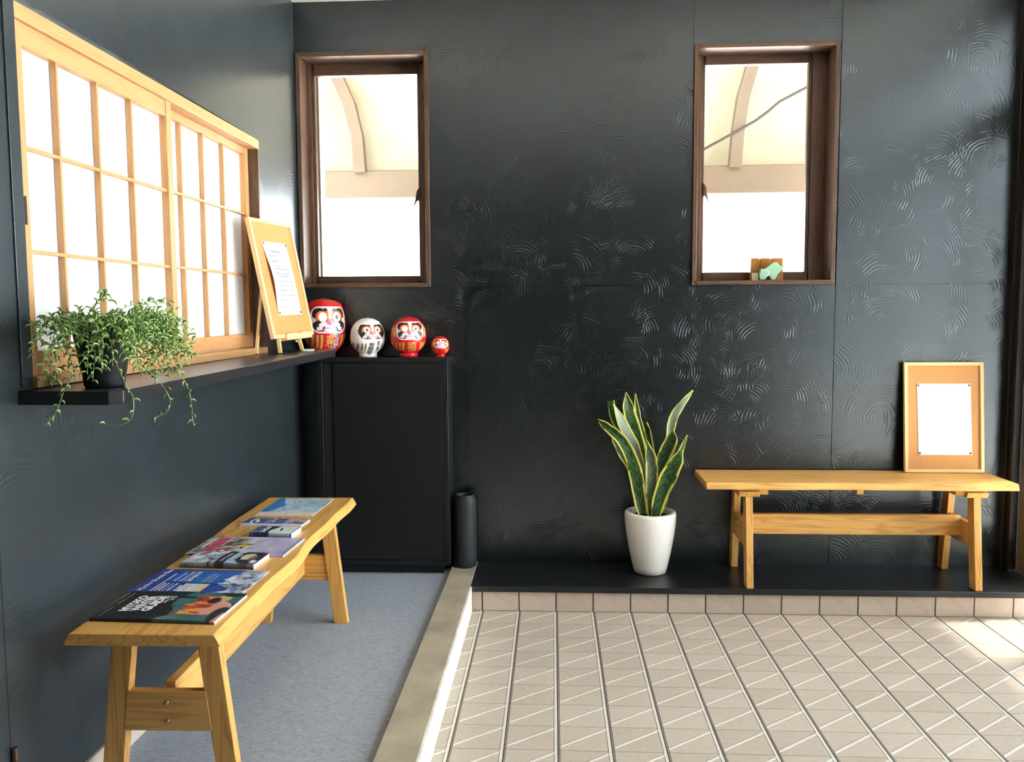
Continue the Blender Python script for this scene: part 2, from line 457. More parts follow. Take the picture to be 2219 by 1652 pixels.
# ------------------------------------------------------------------ SETTING
HP = 0.1071              # level of the kerb and the black bench platform
HC = 0.089               # level of the carpet
ZC = 2.537               # ceiling
XR = 3.06                # right-hand glazed side
YN = -5.4                # wall behind the photographer
# back wall with two window openings, its lower panel a few millimetres proud
W1 = (0.022, 0.566, 1.338, 2.312)
W2 = (1.710, 2.285, 1.338, 2.312)
def wall_with_holes(mb, x0, x1, z0, z1, y0, y1, holes):
    xs = sorted({x0, x1, *[h[0] for h in holes], *[h[1] for h in holes]})
    zs = sorted({z0, z1, *[h[2] for h in holes], *[h[3] for h in holes]})
    for i in range(len(xs) - 1):
        run = None
        for j in range(len(zs) - 1):
            cx, cz = (xs[i] + xs[i + 1]) / 2, (zs[j] + zs[j + 1]) / 2
            if any(h[0] < cx < h[1] and h[2] < cz < h[3] for h in holes): continue
            mb.box(xs[i], xs[i + 1], y0, y1, zs[j], zs[j + 1])
mb = MB(); wall_with_holes(mb, -0.12, XR + 0.12, -0.05, ZC + 0.1, 0.0, 0.14, [W1, W2])
struct(mb.build('wall_back', 'black_plaster_back'), 'black plastered back wall with two narrow windows', 'wall')
mb = MB()
mb.prism([(0.735, 0.0), (0.735, 1.3250), (2.3035, 1.3220), (2.3035, 0.0)], 1, -0.006, 0.0)
mb.prism([(2.3060, 0.0), (2.3060, 1.3220), (XR, 1.3200), (XR, 0.0)], 1, -0.006, 0.0)
struct(mb.build('wall_back_panel', 'black_plaster_back'), 'lower black wall panels with a seam under the windows', 'wall')
mb = MB()
wall_with_holes(mb, 0.0, 1.6945, 1.3295, ZC, -0.006, 0.0, [W1])
mb.box(1.6970, 2.3035, -0.006, 0.0, 2.32, ZC); mb.box(2.3060, XR, -0.006, 0.0, 1.3250, ZC)
struct(mb.build('wall_back_facing', 'black_plaster_back'), 'upper black wall panels around the windows', 'wall')
# left wall with the shoji opening
SY0, SY1, SZ0, SZ1 = -1.862, -0.476, 1.05, 1.864
mb = MB()
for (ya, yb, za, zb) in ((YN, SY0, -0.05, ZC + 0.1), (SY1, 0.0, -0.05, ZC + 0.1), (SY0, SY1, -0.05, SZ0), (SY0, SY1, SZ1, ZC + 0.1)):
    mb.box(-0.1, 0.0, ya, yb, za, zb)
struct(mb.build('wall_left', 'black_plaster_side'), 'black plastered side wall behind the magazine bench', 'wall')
mb = MB(); mb.box(-0.12, XR + 0.2, YN, 0.14, ZC, ZC + 0.1)
struct(mb.build('ceiling', 'ceiling_white'), 'off white ceiling', 'ceiling')
mb = MB(); mb.box(-0.12, XR + 0.2, YN - 0.1, YN, -0.05, ZC + 0.1)
struct(mb.build('wall_near', 'room_grey'), 'plain wall behind the photographer', 'wall')
mb = MB(); mb.box(0.0, XR + 0.10, YN, TY0, -0.06, 0.0)
struct(mb.build('floor', 'floor_tile'), 'beige ribbed ceramic tile entrance floor', 'floor')
mb = MB(); mb.box(0.772, XR + 0.08, TY0, 0.0, -0.06, 0.083)
struct(mb.build('trim_1', 'riser_tile'), 'beige tile riser under the black platform', 'trim')
mb = MB(); mb.box(0.776, XR + 0.08, -0.333, 0.0, 0.083, HP)
struct(mb.build('trim_2', 'black_board', bevel=0.0015), 'black painted platform board along the back wall', 'platform')
# kerb between carpet and tiles: top and lighter side face
mb = MB(); mb.box(0.664, 0.772, YN, 0.0, -0.05, HP)
kerb = struct(mb.build('trim_3', 'concrete', bevel=0.002), 'speckled concrete kerb between carpet and tiles', 'kerb')
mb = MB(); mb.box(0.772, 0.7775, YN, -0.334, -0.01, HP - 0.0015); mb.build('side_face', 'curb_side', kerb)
mb = MB(); mb.box(-0.0, 0.664, YN, 0.0, -0.05, HC - 0.008)
struct(mb.build('floor_slab', 'concrete'), 'raised slab under the carpet', 'floor')
mb = MB(); mb.box(0.0005, 0.6635, YN + 0.01, -0.0005, HC - 0.008, HC)
tag(mb.build('carpet', 'carpet_loop'), 'blue grey loop carpet beside the concrete kerb', 'carpet')
mb = MB(); mb.prism([(0.0, HC), (0.012, HC), (0.012, 0.146), (0.008, 0.15), (0.0, 0.15)], 1, YN + 0.01, -0.70)
bb = mb
# prism with axis 1 takes (x,z) pairs
struct(mb.build('baseboard_left', 'beige_trim'), 'beige skirting along the foot of the side wall', 'baseboard')
# hidden door panel at the near end of the side wall: a thin dark joint and a small hinge
mb = MB(); mb.box(0.0, 0.006, -2.9, -1.997, 0.0905, 2.2)
d = struct(mb.build('door_1', 'black_plaster_side'), 'flush black door panel in the side wall', 'door')
g_ = MB(); g_.box(0.0, 0.0015, -1.997, -1.986, 0.152, 1.01); g_.build('joint', 'black_ink', d)
h = MB(); h.tube([(0.011, -1.99, 0.275), (0.011, -1.99, 0.30), (0.011, -1.99, 0.325)], [0.006, 0.008, 0.006], 12); h.build('hinge', 'hinge_bronze', d)
mb = MB(); mb.box(0.0, 0.004, -1.893, SY0 + 0.004, 1.052, 2.0)
struct(mb.build('trim_5', 'black_plaster_side', bevel=0.001), 'slim black casing strip beside the shoji', 'trim')

# back windows ---------------------------------------------------------------
def back_window(name, ox0, ox1, oz0, oz1, gx0, gx1, gz0, gz1, label, latch_x, latch_dir):
    fr = 0.018
    root = thing(name, label, 'window', T((ox0 + ox1) / 2, 0, oz0)); root['kind'] = 'structure'
    P = Vector(root.matrix_world.translation)
    def B(mb): mb.v = [(v[0] - P.x, v[1] - P.y, v[2] - P.z) for v in mb.v]; return mb
    m = MB()   # casing: mitred front boards and the deep reveal
    y0, y1 = -0.016, 0.125
    m.box(ox0, ox0 + fr, y0, y1, oz0, oz1); m.box(ox1 - fr, ox1, y0, y1, oz0, oz1)
    B(m).build('casing_jamb', 'brown_z', root, bevel=0.002)
    m = MB(); m.box(ox0 + fr, ox1 - fr, y0, y1, oz1 - fr, oz1)
    B(m).build('casing_head', 'brown_x', root, bevel=0.002)
    m = MB(); m.box(ox0 + fr, ox1 - fr, y0 - 0.004, y1, oz0, oz0 + fr)
    B(m).build('window_sill', 'brown_x', root, bevel=0.002)
    ix0, ix1, iz0, iz1 = ox0 + fr, ox1 - fr, oz0 + fr, oz1 - fr
    # stepped sash frame
    m = MB()
    for (a0, a1, b0, b1, ya, yb) in ((ix0, gx0 - 0.014, iz0, iz1, 0.085, 0.122), (gx1 + 0.014, ix1, iz0, iz1, 0.085, 0.122),
                                     (gx0 - 0.014, gx0, iz0, iz1, 0.096, 0.122), (gx1, gx1 + 0.014, iz0, iz1, 0.096, 0.122)):
        m.box(a0, a1, ya, yb, b0, b1)
    B(m).build('sash_stile', 'brown_z', root, bevel=0.0015)
    m = MB()
    m.box(gx0, gx1, 0.090, 0.122, iz0, gz0); m.box(gx0, gx1, 0.090, 0.122, gz1, iz1)
    B(m).build('sash_rail', 'brown_x', root, bevel=0.0015)
    m = MB(); m.box(gx0, gx1, 0.108, 0.112, gz0, gz1); B(m).build('window_glass', 'window_glass', root)
    m = MB(); zl = gz0 + 0.30   # window stay: tapered arm
    s = latch_dir
    m.prism([(latch_x, zl + 0.085), (latch_x + s * 0.010, zl + 0.07), (latch_x + s * 0.014, zl + 0.04), (latch_x + s * 0.026, zl - 0.005), (latch_x + s * 0.008, zl + 0.03), (latch_x, zl + 0.03)], 1, 0.088, 0.104)
    B(m).build('latch', 'brown_z', root)
    return root
back_window('window_1', 0.0056, 0.5775, 1.3254, 2.326, 0.056, 0.513, 1.380, 2.258, 'dark brown framed window above the round dolls', 0.514, -1)
back_window('window_2', 1.6995, 2.2964, 1.3254, 2.326, 1.764, 2.203, 1.384, 2.270, 'dark brown framed window above the bare bench', 1.763, 1)
m = MB(); m.box(0.030, 0.060, 0.141, 0.215, 1.36, 2.32)
struct(m.build('trim_6', 'aluminium'), 'pale metal rebate outside the corner window', 'trim')

# glazed right side: posts, transom, sliding glass doors ----------------------
m = MB()
m.box(XR - 0.035, XR + 0.10, -0.062, -0.004, HP, ZC)
m.box(XR - 0.045, XR - 0.035, -0.040, -0.004, HP, ZC); m.box(XR - 0.035, XR + 0.0, -0.074, -0.062, HP, ZC)
post = struct(m.build('trim_7', 'post_z', bevel=0.002), 'dark brown corner post beside the glass doors', 'post')
m = MB(); m.box(XR - 0.005, XR + 0.09, -2.80, -0.074, 2.02, 2.105)
struct(m.build('trim_8', 'brown_y', bevel=0.003), 'dark brown transom beam above the glass doors', 'beam')
m = MB(); m.box(XR - 0.0, XR + 0.10, -2.80, -0.074, ZC - 0.06, ZC)
struct(m.build('trim_9', 'brown_y', bevel=0.002), 'dark brown head rail over the glass doors', 'trim')
def glass_door(name, y0, y1, z0, z1, x, label):
    root = thing(name, label, 'door', T(x, (y0 + y1) / 2, z0)); root['kind'] = 'structure'
    cy, st = (y0 + y1) / 2, 0.055
    m = MB(); m.box(-0.018, 0.018, y0 - cy, y0 - cy + st, 0, z1 - z0); m.box(-0.018, 0.018, y1 - cy - st, y1 - cy, 0, z1 - z0)
    m.build('door_stile', 'door_bronze', root, bevel=0.002)
    m = MB(); m.box(-0.018, 0.018, y0 - cy + st, y1 - cy - st, 0, 0.12); m.box(-0.018, 0.018, y0 - cy + st, y1 - cy - st, z1 - z0 - 0.06, z1 - z0)
    m.build('door_rail', 'door_bronze', root, bevel=0.002)
    m = MB(); m.box(-0.003, 0.003, y0 - cy + st, y1 - cy - st, 0.12, z1 - z0 - 0.06); m.build('door_glass', 'window_glass', root)
ed = [-0.075, -0.545, -1.29, -2.03, -2.77]
for i in range(4):
    glass_door('door_%d' % (i + 2), ed[i + 1] - 0.03, ed[i], 0.012 if ed[i] < -0.3 else 0.115, 2.02, XR + (0.022 if i % 2 == 0 else 0.064), 'timber framed sliding glass door, number %d from the back wall' % (i + 1))
m = MB(); m.box(XR + 0.005, XR + 0.085, -5.4, -2.80, 0, ZC)
struct(m.build('wall_right', 'room_grey'), 'plain wall end after the glass doors', 'wall')
for i in range(4):
    m = MB(); m.box(XR + 0.04, XR + 0.046, ed[i + 1], ed[i], 2.105, ZC - 0.06)
    struct(m.build('window_%d' % (i + 3), 'window_glass'), 'fanlight pane over glass door %d' % (i + 1), 'window')
# outside -------------------------------------------------------------------
m = MB(); m.box(-6, 14, -14, 14, -0.14, -0.07)
struct(m.build('ground_outside', 'ground_light'), 'bright pale ground outside', 'ground')
m = MB(); m.box(XR - 0.02, XR + 0.36, YN - 1, 0.3, 3.05, 3.13); m.box(XR + 0.0, XR + 0.1, YN - 1, 0.3, ZC + 0.1, 3.05)  # eave out of view, added to cut the sun patch on the floor
struct(m.build('added_eave', 'room_grey'), 'added unseen eave shaping the sun patch by the glass doors', 'eave')
# covered passage behind the back wall: cream sheet, beam, curved ribs, slack cable
m = MB()
nx, nz = 2, 10
vs = []; fs = []
prof = [(1.78 + 0.0, 2.10), (1.78, 2.35), (1.76, 2.65), (1.66, 2.95), (1.45, 3.22), (1.1, 3.42), (0.6, 3.52), (0.16, 3.56)]  # last point by the wall added to block sun through the back windows
for (y, z) in prof: vs += [(-2.2, y, z), (4.6, y, z)]
for i in range(len(prof) - 1): fs.append((2 * i, 2 * i + 1, 2 * i + 3, 2 * i + 2))
m.add(vs, fs)
o = m.build('passage_awning', 'awning_sheet'); sd = o.modifiers.new('thick', 'SOLIDIFY'); sd.thickness = 0.006
struct(o, 'cream translucent awning outside the back windows', 'awning')
m = MB(); m.box(-2.2, 4.6, 1.70, 1.765, 1.96, 2.135)
struct(m.build('beam_outside', 'awning_metal', bevel=0.006), 'tan beam outside under the cream awning', 'beam')
def rib(pts, lab):
    m = MB(); hw = [Vector(p) for p in pts]; L = []; R = []
    for i, p in enumerate(hw):
        t = (hw[min(i + 1, len(hw) - 1)] - hw[max(i - 1, 0)]).normalized(); n_ = Vector((t.y, -t.x)) * 0.036
        L.append(p - n_); R.append(p + n_)
    poly = [(q.x, q.y) for q in L] + [(q.x, q.y) for q in reversed(R)]
    vs = [(a, 1.66, b) for a, b in poly] + [(a, 1.73, b) for a, b in poly]; n = len(poly); k = len(pts); fs = []
    for i in range(k - 1):
        fs += [(i, i + 1, n - 2 - i, n - 1 - i), (n + n - 1 - i, n + n - 2 - i, n + i + 1, n + i)]
    fs += [(i, (i + 1) % n, n + (i + 1) % n, n + i) for i in range(n)]
    m.add(vs, fs); return struct(m.build('arch_rib_outside', 'awning_metal'), lab, 'rib')
rib([(-0.124, 2.12), (-0.137, 2.337), (-0.185, 2.547), (-0.262, 2.72), (-0.36, 2.88), (-0.50, 3.03)], 'curved tan rib seen through the corner window')
rib([(2.244, 2.12), (2.257, 2.33), (2.288, 2.55), (2.345, 2.75), (2.44, 2.92), (2.58, 3.05)], 'curved tan rib seen through the window above the bare bench')
m = MB(); m.tube([(1.6, 1.653, 2.02), (2.05, 1.653, 2.228), (2.236, 1.653, 2.327), (2.36, 1.653, 2.395), (2.433, 1.653, 2.448), (2.50, 1.653, 2.505), (2.56, 1.653, 2.536), (2.675, 1.653, 2.595), (3.2, 1.653, 2.82)], 0.008, 8)
tag(m.build('cable', 'cable', smooth=True), 'slack cable crossing the view in the window above the bare bench', 'cable')

# ------------------------------------------------------------------ SHOJI
def sh(v, k=0.0088, y0=-1.85): return (v[0], v[1], v[2] + k * (v[1] - y0))
def shear(m, k=0.0088):
    m.v = [sh(v, k) for v in m.v]; return m
m = MB(); m.prism([(-0.07, 1.8165), (0.004, 1.8165), (0.004, 1.850), (-0.07, 1.850)], 1, SY0 + 0.001, SY1 + 0.004)
hd = struct(shear(m).build('trim_10', 'pine_y', bevel=0.002), 'pale timber head rail of the shoji opening', 'trim')
m = MB(); m.prism([(-0.09, 1.050), (0.016, 1.050), (0.016, 1.0735), (-0.09, 1.0735)], 1, SY0 + 0.001, SY1 + 0.004)
struct(shear(m).build('trim_11', 'pine_y', bevel=0.002), 'pale timber sill track under the shoji', 'trim')
m = MB(); m.box(-0.09, 0.0005, SY1 - 0.001, SY1 + 0.012, 1.09, 1.83)
struct(shear(m).build('trim_12', 'brown_z'), 'dark brown jamb at the corner end of the shoji', 'trim')
def shoji(label, y0, y1, xf, bars, first_visible, sc):
    """xf: front face x of the stiles; sc: height scale about eye level for the panel that sits further back"""
    def Z(z): return 1.196 + (z - 1.196) * sc
    zb, zt = Z(1.0735) if sc == 1 else 1.0735 + 0.002, 1.8165
    cy = (y0 + y1) / 2
    root = thing('shoji_screen', label, 'shoji screen', T(xf, cy, zb + 0.0088 * (cy + 1.85)), group='sliding shoji screens in the side wall opening')
    P = Vector(root.matrix_world.translation)
    def fin(m, name, mat, bevel=0.001):
        m.v = [tuple(Vector(sh(v)) - P) for v in m.v]; return m.build(name, mat, root, bevel=bevel)
    for (a, b) in ((y0, y0 + 0.031), (y1 - 0.031, y1)):
        m = MB(); m.box(xf - 0.026, xf, a, b, zb, zt); fin(m, 'stile', 'pine_z')
    m = MB(); m.box(xf - 0.024, xf - 0.002, y0 + 0.031, y1 - 0.031, Z(1.770), zt); fin(m, 'top_rail', 'pine_y')
    m = MB(); m.box(xf - 0.024, xf - 0.002, y0 + 0.031, y1 - 0.031, zb, Z(1.127)); fin(m, 'bottom_rail', 'pine_y')
    m = MB()
    for b in bars: m.box(xf - 0.019, xf - 0.005, b - 0.008, b, Z(1.127), Z(1.770))
    for (za, zb2) in ((1.3365, 1.3445), (1.5555, 1.5635)): m.box(xf - 0.0185, xf - 0.0055, y0 + 0.031, y1 - 0.031, Z(za), Z(zb2))
    fin(m, 'lattice', 'pine_z', 0.0005)
    m = MB(); m.box(xf - 0.0225, xf - 0.0215, y0 + 0.02, y1 - 0.02, Z(1.12), Z(1.778)); fin(m, 'paper_pane', 'shoji_paper', 0)
    if first_visible:
        m = MB(); m.box(xf - 0.004, xf + 0.0006, y0 + 0.004, y0 + 0.020, 1.395, 1.455); fin(m, 'finger_pull', 'post_z', 0)
    return root
shoji('shoji screen running in the front track beside the trailing plant', SY0 + 0.002, -1.163, -0.003, (-1.698, -1.535, -1.374), True, 1.0)
shoji('shoji screen running in the rear track behind the easel', -1.20, -0.482, -0.036, (-1.018, -0.859, -0.694), False, 1.036)

# ------------------------------------------------------------------ COUNTER SHELF
KS = 0.0107
def shelf_z(y): return 1.047 + KS * (y + 1.9)
m = MB()
ST = 0.029
poly = [(0.0, -1.905), (0.192, -1.905), (0.214, -1.885), (0.212, -0.235), (0.0, -0.235)]
vs = [(x, y, shelf_z(y) - ST) for x, y in poly] + [(x, y, shelf_z(y)) for x, y in poly]; n = len(poly)
m.add(vs, [tuple(range(n))[::-1], tuple(range(n, 2 * n))] + [(i, (i + 1) % n, n + (i + 1) % n, n + i) for i in range(n)])
tag(m.build('counter_shelf', 'black_shelf', bevel=0.0012), 'long black counter shelf under the shoji', 'shelf')

# ------------------------------------------------------------------ CABINET
CX0, CX1, CY, CZ0, CZ1 = 0.108, 0.664, -0.145, 0.131, 1.026
cab = thing('cabinet', 'tall shallow black cabinet in the corner', 'cabinet', T((CX0 + CX1) / 2, CY / 2, HC))
P = Vector(cab.matrix_world.translation)
def loc(m, P): m.v = [tuple(Vector(v) - P) for v in m.v]; return m
m = MB(); t_ = 0.021
m.box(CX0, CX1, CY, -0.002, CZ1 - t_, CZ1); m.box(CX0, CX1, CY, -0.002, CZ0, CZ0 + t_)
m.box(CX0, CX0 + t_, CY, -0.002, CZ0 + t_, CZ1 - t_); m.box(CX1 - t_, CX1, CY, -0.002, CZ0 + t_, CZ1 - t_)
m.box(CX0 + t_, CX1 - t_, -0.012, -0.002, CZ0 + t_, CZ1 - t_)
loc(m, P).build('body', 'black_cabinet', cab, bevel=0.0012)
g = 0.0025
m = MB(); m.box(CX0 + t_ + 0.045, CX1 - t_ - g, CY + 0.001, CY + 0.018, CZ0 + t_ + g, CZ1 - t_ - g); loc(m, P).build('door', 'black_cabinet', cab, bevel=0.001)
m = MB(); m.box(CX0 + t_ + g, CX0 + t_ + 0.045 - g, CY + 0.008, CY + 0.018, CZ0 + t_ + g, CZ1 - t_ - g); loc(m, P).build('finger_strip', 'black_shelf', cab, bevel=0.001)
m = MB(); m.box(CX0 + 0.02, CX1 - 0.03, CY + 0.03, -0.01, HC, CZ0); loc(m, P).build('plinth', 'black_cabinet', cab)

# ------------------------------------------------------------------ DARUMA DOLLS
def prof_r(h, kind):
    if kind == 'tall': pts = [(0, .46), (.03, .50), (.07, .49), (.10, .55), (.2, .80), (.33, .97), (.45, 1.0), (.6, .99), (.75, .95), (.86, .85), (.93, .68), (.97, .46), (1.0, 0.02)]
    else: pts = [(0, .50), (.05, .53), (.09, .51), (.12, .55), (.2, .74), (.32, .93), (.46, 1.0), (.6, .985), (.74, .90), (.85, .74), (.93, .53), (.975, .32), (1.0, 0.02)]
    xs = np.array([p[0] for p in pts]); ys = np.array([p[1] for p in pts])
    # smooth by sampling a Catmull-like cubic through the points
    h = np.asarray(h, float); i = np.clip(np.searchsorted(xs, h) - 1, 0, len(xs) - 2)
    t = (h - xs[i]) / (xs[i + 1] - xs[i])
    sl = np.gradient(ys, xs); dx = xs[i + 1] - xs[i]
    sl[-1] = -14
    h00 = 2 * t**3 - 3 * t**2 + 1; h10 = t**3 - 2 * t**2 + t; h01 = -2 * t**3 + 3 * t**2; h11 = t**3 - t**2
    return np.maximum(h00 * ys[i] + h10 * dx * sl[i] + h01 * ys[i + 1] + h11 * dx * sl[i + 1], 0.01)
def face_paint(A, Hh, kind, face, eyes, sc=1.0):
    """A: sideways position (in radii) over the front, Hh: height 0..1. Returns colours."""
    red, dred, gold = L3(200, 14, 16), L3(150, 12, 16), L3(206, 160, 84)
    white, lil, black, orange, pink = L3(244, 240, 238), L3(226, 200, 214), L3(24, 18, 20), L3(232, 112, 34), L3(228, 170, 184)
    whitedoll = (kind == 'white')
    img = np.zeros(A.shape + (3,)); img[:] = white if whitedoll else red
    cx, cy, fw, fh = face           # face centre height etc.
    X = A; Y = (Hh - cy)
    aw = 0.012
    if kind == 'tiny': aw = 0.03
    front = soft(np.abs(X) - 1.05, 0.02)
    # gold brush strokes beside the face and below it
    if not whitedoll:
        side = soft(np.abs(np.abs(X) - (fw + 0.15)) - 0.085 + 0.03 * np.sin(Hh * 60), 0.03) * soft(np.abs(Hh - cy) - 0.15, 0.03)
        put(img, side * (fbm(A * 9, Hh * 22, 3) > 0.36), gold)
    else:
        side = soft(np.abs(np.abs(X) - (fw + 0.18)) - 0.07, 0.02) * soft(np.abs(Hh - cy) - 0.15, 0.03)
        scr = np.abs(np.sin(Hh * 55 + 5 * np.sin(X * 17))) < 0.2
        put(img, side * scr * (fbm(A * 7, Hh * 14, 5) > 0.45), L3(120, 116, 104))
    lo, hi = (0.17, 0.37) if kind != 'tall' else (0.15, 0.385)
    for c, wd in ((-0.78, .05), (-0.60, .06), (-0.42, .055), (-.95, .04), (0.62, .05), (0.78, .05), (0.93, .04)):
        bow = c * (1 - 0.10 * (hi - Hh) / (hi - lo))
        taper = np.clip((Hh - lo) / (hi - lo), 0, 1)
        wdt = wd * np.sqrt(np.clip(np.sin(PI * np.clip(taper, 0.04, 0.96)), 0, 1)) if whitedoll else wd * (0.75 + 0.25 * taper)
        st = soft(np.abs(X - bow) - wdt, 0.02) * ((Hh > lo) & (Hh < hi))
        put(img, st, L3(120, 96, 50) if whitedoll else gold, 0.95)
    # face panel: rounded rectangle, pale with a dark rim
    def rr(x, y, w, h, r):
        qx = np.abs(x) - w + r; qy = np.abs(y) - h + r
        return np.hypot(np.maximum(qx, 0), np.maximum(qy, 0)) + np.minimum(np.maximum(qx, qy), 0) - r
    ys = Y * 2.35     # bring height to about the same unit as sideways radii
    fhs = fh * 2.35
    d = rr(X, ys, fw, fhs, 0.28)
    if whitedoll: put(img, soft(d, aw * 2), L3(240, 234, 230))
    else:
        put(img, soft(d - 0.035, aw * 2), white); put(img, soft(d, aw * 2), lil)
        put(img, soft(np.abs(d + 0.02) - 0.008, aw), black, 0.7)
    inside = soft(d, aw)
    for s in (-1, 1):
        ex, ey = s * fw * 0.46, fhs * 0.22
        # orange eye field
        q = ((X - ex) / (fw * 0.44)) ** 2 + ((ys - ey) / (fhs * 0.62)) ** 2
        put(img, soft(q - 1, 0.1) * inside, orange)
        # thick black brow curling around the outer top, and cheek whisker curling around the outer bottom
        if kind != 'tiny':
            ang = np.arctan2(ys - ey, (X - ex) * s)
            ragged = 0.05 * np.sin(ang * 40)
        else: ragged = 0
        bx, by = s * fw * 0.66, fhs * 0.50
        q1 = np.hypot((X - bx) / (fw * 0.40), (ys - by) / (fhs * 0.46)); q2 = np.hypot((X - bx + s * fw * 0.16) / (fw * 0.34), (ys - by + fhs * 0.22) / (fhs * 0.44)) + ragged
        put(img, soft(q1 - 1, 0.08) * (1 - soft(q2 - 1, 0.08)) * inside, black)
        if whitedoll:
            q3 = np.hypot((X - ex) / (fw * 0.62), (ys + fhs * 0.02) / (fhs * 0.98)); q4 = np.hypot((X - ex + s * 0.07) / (fw * 0.50), (ys - fhs * 0.1) / (fhs * 0.84)) + 0.6 * ragged
            put(img, soft(q3 - 1, 0.06) * (1 - soft(q4 - 1, 0.06)) * ((X * s) > 0.10), black)
        bx, by = s * fw * 0.60, -fhs * 0.48
        q1 = np.hypot((X - bx) / (fw * 0.42), (ys - by) / (fhs * 0.46))
        q2 = np.hypot((X - bx + s * fw * 0.24) / (fw * 0.34), (ys - by - fhs * 0.02) / (fhs * 0.30)) + ragged
        put(img, soft(q1 - 1, 0.08) * inside, black)
        put(img, soft(q2 - 1, 0.08) * inside, L3(240, 222, 232) if not whitedoll else L3(206, 200, 186))
        # small inner brow
        bx, by = s * fw * 0.20, fhs * 0.80
        q = np.hypot((X - bx - s * 0.02) / (fw * 0.17), (ys - by - 0.2 * (X - bx) * s) / (fhs * 0.12))
        put(img, soft(q - 1, 0.12) * inside, L3(70, 26, 24))
        # eye
        r = fw * (0.235 if kind != 'tiny' else 0.20)
        q = np.hypot(X - ex, ys - ey)
        put(img, soft(q - r * 1.12, aw) * inside, L3(204, 186, 130)); put(img, soft(q - r, aw) * inside, L3(252, 250, 246))
        if eyes[0 if s < 0 else 1]: put(img, soft(q - r * 0.52, aw) * inside, L3(92, 98, 112))
    # white bridge, nose, mouth
    bw = fw * (0.10 + 0.12 * np.clip((fhs * 0.2 - ys) / fhs, 0, 1) + 0.20 * np.clip((ys - fhs * 0.55) / fhs, 0, 1))
    put(img, soft(np.abs(X) - bw, aw * 2) * soft(-(ys + fhs * 0.30), 0.04) * inside, L3(244, 222, 230))
    q = np.hypot(X / (fw * 0.22), (ys + fhs * 0.22) / (fhs * 0.24))
    put(img, soft(q - 1.16, 0.1) * inside * (ys > -fhs * 0.34), L3(150, 50, 84)); put(img, soft(q - 1, 0.1) * inside, pink)
    yy = ys + fhs * (0.66 + 0.12 * (X / fw) ** 2)
    put(img, soft(np.abs(yy) - fhs * 0.14, 0.04) * (np.abs(X) < fw * 0.80) * inside, L3(240, 214, 226))
    put(img, soft(np.abs(yy + 0.018 * np.sin(X * 55)) - fhs * 0.035, 0.02) * (np.abs(X) < fw * 0.52) * inside, L3(168, 56, 96))
    put(img, soft(np.abs(np.abs(X) - fw * 0.44 - (ys + fhs * .72) * -0.5) - 0.035, 0.02) * soft(np.abs(ys + fhs * .72) - fhs * .2, 0.03) * inside, L3(60, 36, 60))
    back = (A > 5)
    return img
def daruma(label, x, y, H, R, yaw, kind, face, eyes, prof='round', glyphs=()):
    NT, NH = (300, 220) if H > 0.12 else (130, 100)
    th = np.linspace(-PI, PI, NT, endpoint=False); hh = np.linspace(0, 1, NH) ** 1.0
    hh = 1 - (1 - hh) ** 1.25
    TH, HH = np.meshgrid(th, hh)
    rr = prof_r(HH, prof)
    cx, cy, fw, fh = face
    A = np.sin(TH) * rr; frontm = np.cos(TH) > 0
    # hood ridge over the face, sunken face, nose
    fx = np.clip(1 - (np.abs(A) / (fw * 1.05)) ** 6, 0, 1) * np.clip(1 - (np.abs(HH - cy) / (fh * 1.05)) ** 6, 0, 1) * frontm
    rr = rr - 0.055 * fx
    ridge = np.exp(-((HH - (cy + fh + 0.055)) / 0.045) ** 2) * np.clip(np.cos(TH) * 2 + 0.6, 0, 1)
    rr = rr + 0.035 * ridge
    rr = rr + 0.11 * np.exp(-((A / 0.10) ** 2 + ((HH - cy + fh * 0.22) / (fh * 0.20)) ** 2)) * frontm
    Xl = np.sin(TH) * rr * R; Yl = -np.cos(TH) * rr * R; Zl = HH * H
    colr = face_paint(np.where(frontm, A, 9.0), HH, kind, face, eyes)
    base = L3(236, 232, 228) if kind == 'white' else L3(196, 14, 16)
    colr[~frontm] = base
    vs = np.stack([Xl, Yl, Zl], -1).reshape(-1, 3)
    m = MB(); fs = []
    for j in range(NH - 1):
        for k in range(NT):
            fs.append((j * NT + k, j * NT + (k + 1) % NT, (j + 1) * NT + (k + 1) % NT, (j + 1) * NT + k))
    fs += [tuple(range(NT))[::-1], tuple(range((NH - 1) * NT, NH * NT))]
    m.add(vs, fs)
    root = thing('daruma_doll', label, 'doll', T(x, y, CZ1) @ RZ(yaw), group='round dolls on the corner cabinet')
    m.build('body', 'lacquer_paint', root, smooth=True, colors=colr.reshape(-1, 3))
    # painted characters laid on the belly
    for (txt, a0, h0, w_, h_, mat, halo) in glyphs:
        def lay(vs2, off):
            out = []
            for (p, q) in vs2:
                hq = np.clip(q, 0.01, 0.99); r = float(prof_r(np.array([hq]), prof)[0]); r2 = max(r, abs(p) + 1e-3)
                t = math.asin(max(-0.999, min(0.999, p / r2)))
                rr_ = r * R + off
                out.append((math.sin(t) * rr_, -math.cos(t) * rr_, q * H))
            return out
        vs2, fs2 = fit_text(txt, w_, h_, a0 - w_ / 2, h0 - h_ / 2, bold=0.012)
        if not vs2: continue
        if halo:
            hv, hf = fit_text(txt, w_ * 1.14, h_ * 1.12, a0 - w_ * 0.57, h0 - h_ * 0.56, bold=0.07)
            mm = MB(); mm.add(lay(hv, 0.0010), hf); mm.build('lettering_outline', 'white_print', root)
        mm = MB(); mm.add(lay(vs2, 0.0018), fs2); mm.build('lettering', mat, root)
    return root
